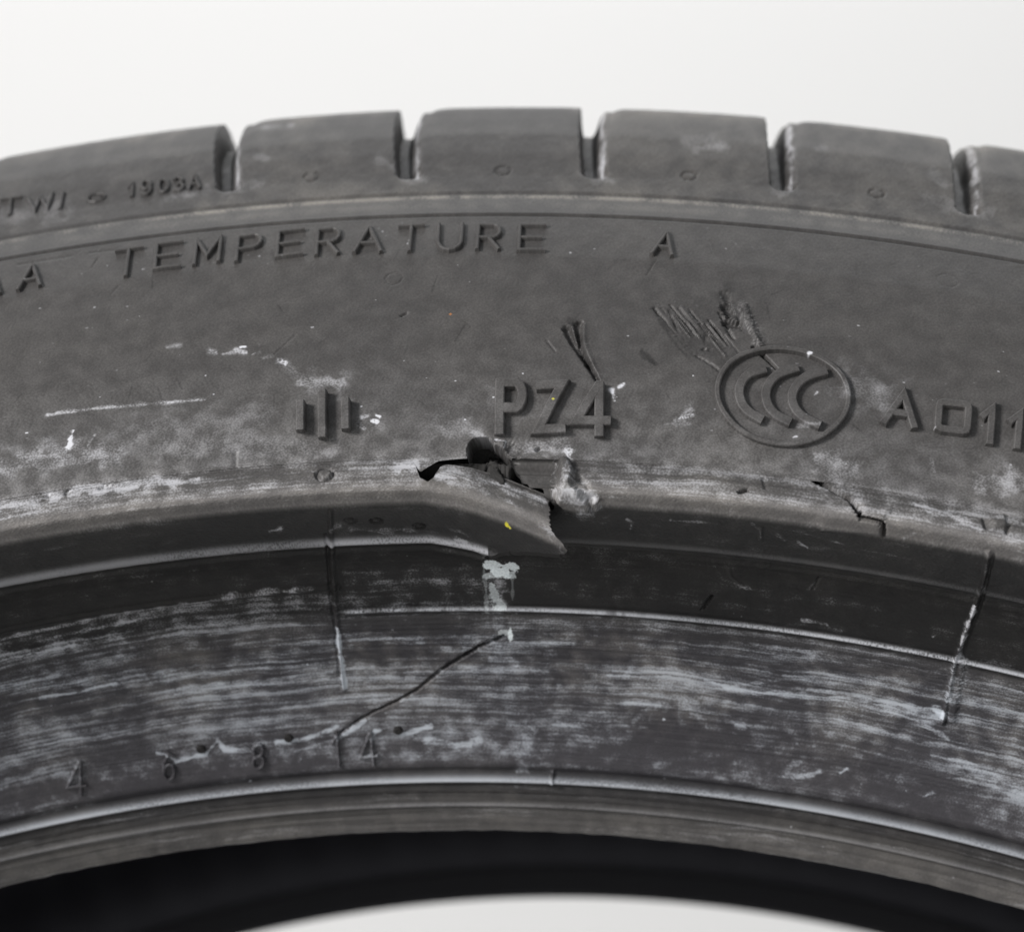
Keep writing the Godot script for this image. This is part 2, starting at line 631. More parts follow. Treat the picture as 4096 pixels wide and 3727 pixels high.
func fleck(im: Image, at_skin: Array, radius: int, col: Color, _lift: float, shift: float) -> void:
	var x := int((at_skin[0] - A_LO) / (A_HI - A_LO) * TEX_W)
	var y := int(at_skin[1] + shift - 100.0)
	for i in range(-radius, radius + 1):
		for j in range(-radius, radius + 1):
			if i * i + j * j <= radius * radius and x + i >= 0 and x + i < TEX_W and y + j >= 0 and y + j < TEX_H:
				im.set_pixel(x + i, y + j, col)


func wear_marks() -> void:
	# white scuffs on the sidewall
	smear([-6.961, 643.1, -6.666, 641.9], 7, 0.55, 0.55)
	smear([-5.975, 661.0, -5.856, 663.8], 9, 0.6, 0.8)
	smear([-5.698, 667.8, -5.423, 667.3], 8, 0.6, 0.6)
	smear([-5.385, 662.5, -5.167, 669.3], 10, 0.6, 0.8)
	smear([-5.288, 657.4, -5.190, 657.4], 8, 0.9, 0.8)
	smear([-5.028, 673.7, -4.871, 671.4], 7, 0.6, 0.7)
	smear([-4.750, 682.5, -4.593, 680.9], 7, 0.5, 0.7)
	smear([-4.433, 689.7, -4.274, 696.5], 9, 0.75, 0.8)
	smear([-4.274, 697.5, -3.958, 722.0, -3.682, 740.8, -3.445, 755.8], 15, 0.42, 0.7, 2.4)
	smear([-3.840, 739.9, -3.012, 740.6], 34, 0.55, 0.7)
	smear([-9.719, 744.9, -9.121, 745.3, -7.927, 748.9, -6.973, 752.8, -6.100, 755.5], 9, 0.6, 0.8)
	smear([-9.290, 812.7, -9.145, 783.8], 18, 0.85, 0.8, 0.5)
	smear([-8.853, 818.2, -8.652, 796.9], 13, 0.62, 0.7, 0.5)
	smear([-10.886, 831.1, -9.670, 828.1, -8.309, 838.2], 60, 0.62, 0.62)
	smear([-8.303, 831.5, -7.239, 809.2, -5.639, 810.0, -4.838, 805.7], 66, 0.45, 0.6)
	smear([-7.266, 842.7, -5.261, 853.1, -3.260, 874.7], 60, 0.5, 0.6)
	smear([-4.938, 848.7, -4.216, 849.9], 26, 0.34, 0.45)
	smear([-2.517, 812.5, -2.377, 809.7], 9, 0.7, 0.6)
	smear([-2.314, 819.6, -2.173, 821.1], 9, 0.95, 0.9)
	smear([-2.185, 809.3, -2.122, 811.6], 9, 0.9, 0.8)
	smear([-2.544, 826.4, -2.481, 833.1], 14, 0.7, 0.65)
	smear([-2.429, 823.6, -2.109, 827.8], 22, 0.5, 0.55)
	smear([-2.456, 844.9, -2.522, 864.0], 9, 0.34, 0.6)
	smear([-3.640, 755.0, -3.424, 751.7], 22, 0.34, 0.6)
	smear([-3.067, 773.2, -2.711, 775.8], 9, 0.4, 0.6)
	smear([-0.654, 838.2, -0.098, 838.5, 0.225, 855.1], 60, 0.48, 0.65)
	smear([0.064, 848.5, 0.344, 855.0], 24, 0.55, 0.7)
	smear([0.344, 757.5, 0.403, 798.3], 18, 0.3, 0.6)
	smear([0.544, 858.2, 0.784, 862.9, 0.749, 874.6], 7, 0.7, 0.8)
	smear([1.068, 874.2, 2.176, 865.0], 34, 0.55, 0.7)
	smear([3.122, 757.6, 3.216, 777.6], 11, 0.8, 0.75)
	smear([3.382, 742.7, 3.272, 750.1], 6, 0.7, 0.8)
	smear([2.224, 878.2, 2.251, 912.4, 2.240, 937.6], 24, 0.75, 0.8)
	smear([2.205, 945.1, 2.492, 963.9, 2.852, 977.9], 44, 0.5, 0.75)
	smear([1.929, 969.4, 2.288, 952.9], 26, 0.42, 0.6)
	smear([0.065, 851.8, -0.172, 858.4, -0.499, 821.7], 10, 0.2, 0.5)
	smear([4.597, 808.0, 4.820, 796.6, 4.941, 782.3], 17, 0.62, 0.62)
	smear([4.371, 816.1, 4.831, 808.2], 9, 0.5, 0.6)
	smear([4.670, 802.6, 4.973, 793.8], 8, 0.8, 0.7)
	smear([4.719, 812.9, 4.914, 812.9], 10, 0.55, 0.6)
	smear([7.341, 794.9, 7.799, 790.0], 9, 0.55, 0.65)
	smear([7.256, 817.4, 7.330, 815.0], 7, 0.6, 0.9)
	smear([7.395, 659.2, 7.432, 658.1], 5, 0.9, 1.0)
	smear([7.606, 733.0, 7.672, 725.4], 6, 0.6, 0.8)
	smear([8.487, 705.7, 9.116, 718.1], 60, 0.5, 0.6)
	smear([7.854, 853.9, 8.563, 858.9, 8.220, 892.0], 60, 0.55, 0.65)
	smear([10.361, 821.8, 10.479, 843.1], 9, 0.55, 0.7)
	smear([9.017, 827.0, 9.125, 822.3], 16, 0.34, 0.8)
	smear([11.567, 845.9, 12.439, 827.8], 60, 0.6, 0.65)
	smear([8.153, 901.5, 8.861, 903.1, 8.814, 928.2], 22, 0.5, 0.6)
	smear([10.165, 914.4, 11.154, 924.8, 11.635, 933.1], 14, 0.75, 0.62)
	smear([6.939, 935.6, 8.270, 931.3], 14, 0.5, 0.55)
	smear([12.111, 938.1, 12.648, 942.1], 24, 0.5, 0.6)
	# cream flakes left along the flange rib
	smear([-10.955, 912.4, -10.025, 909.3, -9.095, 904.8, -8.114, 907.8, -7.301, 907.9, -6.962, 913.8], 22, 0.78, 0.68)
	smear([-6.962, 913.8, -6.353, 914.2], 12, 0.7, 0.7)
	smear([-10.937, 928.3, -10.121, 926.6], 26, 0.6, 0.6)
	smear([-1.619, 913.4, -1.298, 915.7], 26, 0.75, 0.72)
	smear([-1.553, 928.7, -1.257, 933.1], 14, 0.4, 0.6)
	smear([-5.039, 938.2, -3.624, 939.7], 16, 0.5, 0.55)
	# dark scuffs and rubbed rubber
	smear([3.889, 591.0, 4.107, 617.6, 4.329, 647.2, 4.710, 680.4], 7, -0.2, 0.6)
	smear([4.235, 592.5, 4.500, 625.6, 4.640, 650.3], 8, -0.25, 0.7)
	smear([4.967, 613.9, 5.165, 638.2, 5.397, 639.9], 60, -0.1, 0.5)
	smear([4.517, 642.6, 5.073, 659.3, 5.463, 664.9], 40, -0.12, 0.5)
	smear([3.703, 676.1, 4.016, 699.7], 9, -0.34, 0.7)
	smear([5.442, 558.1, 5.563, 581.5, 5.768, 611.2], 28, -0.2, 0.6)
	smear([5.755, 581.7, 6.033, 609.0, 6.261, 641.3], 22, 0.16, 0.6)
	smear([2.095, 629.9, 2.352, 672.0, 2.710, 731.2], 14, -0.22, 0.8)
	# bead seat: fitting paste and rim rub
	smear([-12.293, 1165.2, -11.640, 1161.4, -10.565, 1161.1, -9.366, 1154.1, -7.322, 1153.4, -5.531, 1147.5, -4.211, 1147.0], 9, 0.62, 0.62)
	smear([-12.467, 1191.4, -11.765, 1196.4, -10.594, 1198.7], 16, 0.75, 0.6)
	smear([-12.356, 1174.5, -11.288, 1176.6, -10.668, 1194.8], 26, 0.5, 0.5)
	smear([-10.978, 1177.6, -8.844, 1173.3], 9, 0.7, 0.65)
	smear([-8.844, 1173.3, -7.054, 1195.1, -4.456, 1199.0], 8, 0.42, 0.5)
	smear([-12.729, 1247.9, -12.036, 1248.1, -11.211, 1249.7], 22, 0.55, 0.55)
	smear([-12.372, 1271.8, -11.659, 1268.3, -10.520, 1273.7], 28, 0.62, 0.6)
	smear([-11.849, 1290.9, -9.823, 1286.4], 12, 0.7, 0.62)
	smear([-13.038, 1315.3, -11.829, 1320.0, -10.600, 1319.4], 22, 0.4, 0.5)
	smear([-8.696, 1283.4, -7.183, 1289.5, -6.748, 1300.4], 14, 0.5, 0.55)
	smear([-9.831, 1314.9, -7.872, 1318.6, -5.972, 1306.3], 12, 0.55, 0.55)
	smear([-8.358, 1324.4, -6.008, 1321.9, -4.218, 1313.4], 12, 0.55, 0.55)
	smear([-10.437, 1364.7, -8.486, 1365.9, -6.558, 1354.9], 26, 0.5, 0.55)
	smear([-7.983, 1356.6, -6.410, 1352.5], 22, 0.45, 0.5)
	smear([-5.568, 1252.5, -4.006, 1247.5], 14, 0.5, 0.6)
	smear([-9.201, 1436.1, -8.931, 1442.4, -8.739, 1458.6, -7.890, 1452.7, -7.476, 1428.4, -7.337, 1447.0, -6.629, 1456.2], 10, 0.85, 0.72)
	smear([-5.869, 1444.1, -5.240, 1444.5, -4.132, 1422.6], 9, 0.8, 0.75)
	smear([-5.379, 1464.9, -4.376, 1449.1, -3.763, 1420.8], 7, 0.5, 0.7)
	smear([-13.347, 1383.0, -11.449, 1390.8, -9.645, 1424.2], 60, 0.3, 0.4)
	smear([-7.267, 1423.3, -5.598, 1432.0, -3.733, 1403.8], 50, 0.28, 0.42)
	smear([-4.165, 1445.8, -3.335, 1414.2], 9, 0.85, 0.78)
	smear([-2.350, 1444.5, -1.556, 1427.5], 10, 0.85, 0.75)
	smear([-3.111, 1435.1, -2.954, 1433.7], 13, 0.85, 0.9)
	smear([-1.688, 1455.0, -0.815, 1465.3, -0.240, 1457.7], 18, 0.75, 0.6)
	smear([-1.050, 1435.3, 0.038, 1420.7], 14, 0.42, 0.55)
	smear([0.598, 1423.7, 1.007, 1426.7, 1.363, 1437.0], 16, 0.6, 0.6)
	smear([-0.190, 1372.4, 0.419, 1360.6, 0.814, 1382.7], 26, 0.5, 0.5)
	smear([0.149, 1293.4, 0.786, 1296.4, 0.833, 1303.9], 22, 0.62, 0.72)
	smear([-0.463, 1327.3, 0.128, 1338.3], 24, 0.42, 0.5)
	smear([1.274, 1329.1, 1.720, 1328.0], 20, 0.45, 0.55)
	smear([-1.209, 1326.9, 1.522, 1324.8], 60, 0.26, 0.42)
	smear([1.420, 1362.6, 2.171, 1360.4], 18, 0.4, 0.5)
	smear([-0.564, 1480.5, 0.894, 1479.2], 22, 0.4, 0.5)
	smear([1.720, 1256.9, 2.350, 1256.7], 12, 0.45, 0.6)
	smear([2.905, 1323.8, 3.742, 1319.7, 3.874, 1296.6], 16, 0.62, 0.6)
	smear([3.664, 1353.8, 4.704, 1349.4], 16, 0.6, 0.55)
	smear([3.675, 1370.7, 4.673, 1368.5], 16, 0.6, 0.6)
	smear([1.824, 1423.0, 2.842, 1419.4], 11, 0.62, 0.6)
	smear([4.002, 1408.3, 4.236, 1384.5], 8, 0.45, 0.7)
	smear([-3.182, 1313.1, -1.837, 1309.2], 8, 0.5, 0.6)
	smear([-4.935, 1318.1, -4.078, 1313.2], 9, 0.5, 0.6)
	smear([-3.560, 1242.0, -2.745, 1250.5, -1.681, 1256.8], 16, 0.45, 0.55)
	smear([-2.000, 1367.2, -1.091, 1364.6], 9, 0.5, 0.6)
	# the white paint stripe down the torn bead
	smear([0.211, 1115.6, 0.552, 1113.0, 0.815, 1114.9], 16, 2.25, 1.0)
	smear([0.167, 1132.2, 0.814, 1130.7], 9, 2.0, 1.0)
	smear([0.380, 1122.8, 0.657, 1123.4], 16, 2.3, 1.0)
	smear([0.131, 1120.0, 0.133, 1159.5, 0.103, 1201.4], 6, 1.62, 1.0)
	smear([0.835, 1121.3, 0.782, 1178.0], 4, 1.6, 1.0)
	smear([0.275, 1148.1, 0.333, 1164.1, 0.464, 1186.0], 12, 1.95, 1.0, 1.6)
	smear([0.233, 1140.6, 0.100, 1231.3], 12, 0.3, 0.8)
	smear([0.462, 1140.4, 0.404, 1256.4, 0.415, 1328.0], 36, 0.36, 0.9)
	smear([0.705, 1231.7, 0.698, 1252.0], 7, 2.2, 1.0)
	smear([0.464, 1242.1, 0.610, 1239.9], 9, 1.85, 0.9)
	smear([0.511, 1249.9, 0.265, 1257.6, -0.182, 1272.9, -0.638, 1293.6, -1.150, 1315.7, -1.518, 1337.8, -1.889, 1357.9, -2.416, 1377.6, -3.052, 1396.7, -3.485, 1411.8, -4.151, 1438.5], 13, -0.95, 2.0, 0.6)
	smear([0.511, 1249.9, -0.182, 1272.9, -1.150, 1315.7, -1.889, 1357.9, -2.416, 1377.6, -3.052, 1396.7, -3.599, 1418.7], 5, -0.2, 1.0, 0.5)  # shade in the seat's split, painted as a darker line along it
	# rubbed clean beside the tear, on the tongue and low on the seat
	smear([1.334, 911.3, 1.595, 933.5, 1.841, 960.6], 95, -0.95, 2.0)
	smear([-0.977, 945.6, 0.081, 955.7, 1.137, 956.7, 2.307, 953.1], 22, -0.85, 2.0)
	smear([0.033, 990.2, 0.869, 989.4, 2.062, 986.7], 40, -0.8, 2.0)
	smear([4.632, 1434.0, 6.723, 1437.9], 95, -0.8, 2.0)
	smear([-3.073, 1252.1, -1.196, 1236.0], 80, -0.6, 2.0)
	smear([1.701, 1325.6, 3.541, 1236.6], 70, -0.55, 2.0)
	smear([-8.698, 1252.8, -7.101, 1258.2], 60, -0.5, 2.0)
	smear([8.374, 1431.3, 10.353, 1447.0], 70, -0.6, 2.0)
	smear([0.498, 1287.1, 0.665, 1399.7, 1.137, 1490.2], 75, 0.36, 0.7)
	smear([-11.808, 1222.5, -9.370, 1214.0], 40, 0.5, 0.7)
	smear([8.667, 1315.3, 11.876, 1321.1], 34, 0.6, 0.75)
	smear([7.288, 1442.7, 13.254, 1483.7], 45, -0.6, 2.0)
	smear([-13.299, 1462.8, -9.505, 1494.2, -5.747, 1496.1], 30, -0.7, 2.0)
	smear([-0.870, 925.7, -0.404, 922.2, 0.085, 919.5, 0.698, 914.7, 1.065, 917.8, 1.663, 912.4], 15, 0.66, 0.8)
	smear([-0.375, 1051.2, -0.080, 1057.4, 0.130, 1065.2], 17, 0.62, 0.7)
	smear([-0.632, 1028.2, -0.105, 1039.0], 10, 0.4, 0.6)
	smear([-2.962, 1033.6, -2.120, 1038.4, -0.912, 1044.7], 10, 0.34, 0.6)
	# dusty rubs on the shoulder blocks
	smear([4.508, 285.7, 5.074, 278.6], 13, 0.42, 0.7)
	smear([4.229, 278.4, 4.755, 270.2], 18, 0.28, 0.6)
	smear([9.664, 288.3, 9.872, 302.9], 16, 0.4, 0.7)
	smear([7.128, 269.2, 7.278, 266.4], 9, 0.36, 0.7)
	smear([9.607, 332.6, 10.941, 340.1], 22, 0.3, 0.6)
	smear([-5.932, 233.8, -4.730, 236.4], 9, 0.45, 0.8)
	smear([-5.402, 285.9, -5.108, 294.5], 9, 0.36, 0.7)
	smear([-5.850, 339.0, -5.176, 334.3], 16, 0.3, 0.6)
	smear([-2.629, 304.9, -2.104, 330.6], 13, 0.28, 0.6)
	smear([-11.072, 331.2, -9.609, 338.7], 34, 0.36, 0.6)
	smear([-7.362, 346.7, -6.456, 342.4], 16, 0.42, 0.7)
	# pale dust in the lateral slots, with light painted on their right walls
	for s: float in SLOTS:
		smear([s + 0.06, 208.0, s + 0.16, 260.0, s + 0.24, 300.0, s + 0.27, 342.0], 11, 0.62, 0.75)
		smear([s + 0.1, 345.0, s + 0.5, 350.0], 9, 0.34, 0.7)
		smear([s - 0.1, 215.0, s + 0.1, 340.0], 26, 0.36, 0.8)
	# right part of the bead seat
	smear([6.663, 1223.4, 7.528, 1226.7, 8.654, 1233.8], 12, 0.5, 0.6)
	smear([6.571, 1263.9, 7.677, 1252.8, 8.523, 1243.3], 26, 0.42, 0.55)
	smear([8.547, 1254.9, 9.790, 1243.0, 10.816, 1248.2], 28, 0.42, 0.5)
	smear([6.648, 1315.1, 7.351, 1300.3, 7.851, 1291.0], 9, 0.55, 0.65)
	smear([5.808, 1310.5, 6.448, 1320.9, 7.289, 1324.8, 7.899, 1316.4], 9, 0.7, 0.72)
	smear([7.903, 1318.4, 8.934, 1314.3, 9.587, 1306.0], 16, 0.7, 0.72)
	smear([9.587, 1306.0, 10.455, 1302.0, 11.792, 1301.4], 16, 0.62, 0.62)
	smear([7.894, 1286.5, 9.381, 1284.6, 10.381, 1274.8, 11.451, 1290.7], 18, 0.5, 0.55)
	smear([8.847, 1275.3, 9.848, 1266.2, 11.307, 1276.8], 14, 0.5, 0.5)
	smear([11.817, 1292.9, 12.012, 1305.8], 16, 0.95, 0.85)
	smear([11.469, 1330.6, 11.900, 1335.8, 12.357, 1348.3], 10, 0.75, 0.72)
	smear([9.540, 1350.6, 10.340, 1355.8, 11.436, 1371.6, 12.434, 1371.3], 22, 0.6, 0.55)
	smear([12.035, 1378.1, 12.811, 1389.2, 13.914, 1401.4, 14.576, 1412.5], 26, 0.62, 0.66)
	smear([12.692, 1354.6, 13.511, 1364.1, 14.377, 1363.6], 24, 0.42, 0.5)
	smear([13.114, 1400.1, 14.004, 1423.5, 14.654, 1430.9], 14, 0.6, 0.6)
	smear([12.355, 1316.0, 13.627, 1325.3, 14.244, 1329.6], 26, 0.36, 0.45)
	smear([12.492, 1265.1, 13.404, 1264.7, 13.980, 1261.6], 24, 0.5, 0.55)
	smear([12.269, 1228.8, 12.984, 1232.1, 13.865, 1231.6], 16, 0.36, 0.5)
	smear([8.748, 1324.6, 9.493, 1331.2, 10.298, 1340.2], 34, 0.36, 0.42)
	smear([6.988, 1396.1, 6.771, 1394.1], 11, 0.55, 0.7)
	smear([7.789, 1479.0, 8.234, 1482.2, 8.767, 1476.0, 9.169, 1460.9], 12, 0.6, 0.65)
	smear([8.102, 1471.5, 8.689, 1440.8], 14, 0.34, 0.6)
	smear([7.042, 1458.3, 7.330, 1467.6], 26, 0.26, 0.45)
	smear([4.000, 1406.9, 4.305, 1385.2, 4.450, 1368.2], 11, 0.5, 0.6)
	smear([4.672, 1489.8, 6.170, 1458.2], 12, 0.3, 0.5)
	smear([9.753, 1455.4, 9.890, 1445.6], 7, 0.6, 0.8)
	smear([12.118, 1466.8, 12.298, 1455.6], 8, 0.6, 0.8)
	smear([12.171, 1199.4, 12.364, 1227.1, 12.157, 1287.1], 26, 0.55, 0.55)
	smear([8.064, 1170.8, 8.713, 1173.0], 8, 0.5, 0.7)
	smear([-4.907, 1029.2, -4.640, 1024.9], 9, 0.6, 0.7)
	# curls and spots of paste under the right rib, and the vent seams
	smear([3.663, 1005.0, 3.783, 1011.8, 3.723, 1027.6], 6, 0.4, 0.7)
	smear([6.557, 988.2, 6.762, 1000.5, 6.808, 1018.0], 6, 0.42, 0.75)
	smear([7.175, 1008.0, 7.372, 1020.9], 6, 0.4, 0.7)
	smear([7.666, 1018.1, 7.926, 1030.7], 7, 0.42, 0.7)
	smear([4.201, 1011.3, 4.442, 1017.0], 7, 0.3, 0.6)
	smear([4.674, 998.5, 5.740, 997.1], 5, 0.25, 0.6)
	smear([10.035, 979.6, 10.234, 971.9], 5, 0.4, 0.7)
	smear([5.696, 1074.1, 5.988, 1115.4, 6.755, 1128.4], 6, 0.16, 0.6)
	smear([8.097, 1114.3, 8.296, 1088.8], 6, 0.25, 0.6)
	smear([-3.429, 1006.3, -3.047, 1021.3, -2.145, 1046.6, -1.069, 1059.0], 9, 0.2, 0.55)
	smear([-3.770, 1223.8, -3.789, 1280.2, -3.784, 1341.9], 10, 0.95, 0.9)
	smear([-3.554, 1172.2, -3.470, 1250.6, -3.604, 1332.4], 8, 0.3, 0.5)
	smear([-3.444, 1031.5, -3.205, 1025.6], 9, 0.4, 0.7)
	smear([12.071, 1083.9, 12.035, 1143.3, 12.045, 1196.0], 9, 0.85, 0.8)
	smear([12.012, 1200.9, 12.090, 1296.9], 13, 0.7, 0.66)
	smear([12.011, 993.4, 12.134, 1053.5], 6, 0.3, 0.6)
	smear([7.446, 991.6, 9.205, 1015.8, 11.833, 1023.9], 4, 0.3, 0.5)
	# small bright specks everywhere on the wall
	var rng := RandomNumberGenerator.new()
	rng.seed = 77
	for i in 300:
		var a := rng.randf_range(-14.5, 14.5)
		var v := rng.randf_range(430.0, 900.0) if i < 190 else rng.randf_range(1080.0, 1620.0)
		smear([a, v, a + rng.randf_range(0.0, 0.04), v], rng.randf_range(1.6, 2.9), rng.randf_range(0.1, 0.7), 1.0)
	for i in 60:
		var a := rng.randf_range(-14.5, 14.5)
		var v := rng.randf_range(440.0, 880.0)
		smear([a, v, a + rng.randf_range(-0.25, 0.25), v + rng.randf_range(6.0, 34.0)], 2.2, -rng.randf_range(0.08, 0.22), 0.7)


func make_materials() -> void:
	worn = StandardMaterial3D.new()
	worn.resource_name = "worn_rubber"
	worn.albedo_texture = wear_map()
	worn.roughness = 0.47
	worn.metallic_specular = 0.36
	plain = StandardMaterial3D.new()
	plain.resource_name = "rubber"
	plain.albedo_color = Color(0.30, 0.295, 0.29)
	plain.roughness = 0.62
	plain.metallic_specular = 0.25
	clean = plain.duplicate()
	clean.resource_name = "bare_rubber"
	clean.albedo_color = Color(0.16, 0.155, 0.155)
	dark = StandardMaterial3D.new()
	dark.roughness = 0.8
	dark.metallic_specular = 0.3
	dark.resource_name = "inner_rubber"
	dark.albedo_color = Color(0.15, 0.15, 0.16)
	liner = dark.duplicate()
	liner.resource_name = "inner_liner_rubber"
	liner.albedo_color = Color(0.34, 0.34, 0.36)
	torn = StandardMaterial3D.new()
	torn.resource_name = "torn_rubber"
	torn.albedo_color = Color(0.23, 0.226, 0.222)
	torn.roughness = 0.85
	torn.metallic_specular = 0.25


func build_floor() -> void:
	# a white sweep: floor, bend and upright backdrop in one sheet
	var mat := StandardMaterial3D.new()
	mat.albedo_color = Color(0.845, 0.843, 0.838)
	mat.roughness = 0.9
	mat.metallic_specular = 0.2
	var prof := [Vector2(3.0, 0.0), Vector2(-0.7, 0.0)]
	for i in range(1, 13):
		var t := PI * 0.5 * i / 12.0
		prof.append(Vector2(-0.7 - 0.5 * sin(t), 0.5 - 0.5 * cos(t)))
	prof.append(Vector2(-1.2, 3.2))
	var pos := PackedVector3Array()
	var uv := PackedVector2Array()
	for x in [-4.0, 4.0]:
		for p: Vector2 in prof:
			pos.append(Vector3(x, FLOOR_Y + p.y, p.x))
			uv.append(Vector2(x, p.x + p.y))
	var o := part("floor", grid_mesh(pos, uv, 2, prof.size(), true), mat, self)
	o.set_meta("kind", "structure")
	o.set_meta("label", "seamless white studio floor curving up behind the tyre")


# ------------------------------------------------------------------ the tyre
const SLOTS := [-12.1, -6.05, -1.98, 2.18, 6.37, 10.45]

func slot_depth(a: float, v: float, s: float) -> float:
	var mid := s + 0.30 * (v - 290.0) / 135.0
	var x := (a - mid) * DEG * at(rr, v) * 1000.0
	var end := 333.0
	var hw := 1.45
	var deep := table([[150, 4.4], [230, 3.6], [300, 2.9], [350, 2.0]], v)
	if v > end:
		var y := at(ss, v) - at(ss, end)
		var r := Vector2(x - (0.35 if x > 0.0 else 0.0), y).length()
		return deep * (1.0 - smoothstep(hw - 0.5 if x < 0.0 else 0.2, hw + 0.3, r))
	return deep * smoothstep(-hw - 0.12, -hw + 0.22, x) * (1.0 - smoothstep(0.0, hw + 0.45, x))


func build_block(from: float, to: float, fine_grid: bool) -> MeshInstance3D:
	var vv := steps(0.0, 140.0, 14.0 if fine_grid else 35.0)
	vv.append_array(steps(143.0, 386.0, 2.6 if fine_grid else 9.0))
	var sh := sheet(steps(from, to, 0.036 if fine_grid else 0.16), vv)
	var dd: PackedFloat32Array = sh.d
	var aa: PackedFloat32Array = sh.a
	var n: int = sh.nv
	for i in sh.na:
		for j in n:
			var d := maxf(slot_depth(aa[i], vv[j], from), slot_depth(aa[i], vv[j], to))
			# worn, slightly rounded shoulders beside each slot
			var x := minf(absf(aa[i] - from), absf(aa[i] - to)) * DEG * 340.0
			d += (0.5 if aa[i] < (from + to) * 0.5 else 0.16) * exp(-maxf(0.0, x - 1.8) / 0.7) * smoothstep(300.0, 215.0, vv[j])
			d += 0.3 * smoothstep(375.0, 380.0, vv[j])
			dd[i * n + j] -= d
	sh.d = dd
	if fine_grid:
		micro(sh, 1.6)
		for p in [[-8.952, 326.4], [-4.082, 332.2], [0.237, 334.0], [4.389, 333.2], [8.535, 332.0]]:
			if p[0] > from and p[0] < to:
				ring_mark(sh, p, 0.95, 0.3, 0.2)
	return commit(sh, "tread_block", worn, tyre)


func build_tyre() -> void:
	tyre = Node3D.new()
	tyre.name = "car_tyre"
	tyre.set_meta("label", "worn black car tyre with a torn bead standing on a white floor")
	tyre.set_meta("category", "tyre")
	tyre.rotation.x = PI * 0.5       # built flat, stood on edge
	add_child(tyre)

	# tread: shoulder blocks between lateral slots, then the ribs of the crown
	var first: MeshInstance3D
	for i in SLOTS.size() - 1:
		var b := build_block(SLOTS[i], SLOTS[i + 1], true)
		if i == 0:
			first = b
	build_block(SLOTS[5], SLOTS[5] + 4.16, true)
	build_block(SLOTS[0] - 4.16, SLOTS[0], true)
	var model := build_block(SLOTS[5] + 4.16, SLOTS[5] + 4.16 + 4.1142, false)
	for i in range(1, 80):
		var c: MeshInstance3D = model.duplicate()
		c.name = "tread_block"
		c.rotation.y = -i * 4.1141 * DEG
		tyre.add_child(c, true)
	lathe("tread_rib", [[355.2, -90.0], [348.4, -90.6], [348.4, -98.8], [355.6, -99.4], [356.2, -121.5], [355.6, -144.0], [348.4, -144.6], [348.4, -153.0], [355.2, -153.6]], plain, 360)
	var low := []
	for p in SECTION:
		var k := smoothstep(1000.0, 1600.0, float(p[0]))
		low.push_front([p[1] + 12.0 * k, -243.2 - p[2] + 0.3])
	low.reverse()
	lathe("lower_sidewall", low, dark, 360)
	lathe("inner_liner", [[251.0, -49.4], [262, -47.5], [272, -36], [285, -20.5], [298, -14.5], [313, -20], [328, -35], [336, -56], [340, -90], [341, -122], [340, -153], [336, -187], [328, -208], [313, -223], [298, -229], [287, -222], [278, -207], [270, -196.0], [262.8, -193.6]], liner, 720, 0.35)

	build_sidewall(first)
	build_flange()
	build_bead()


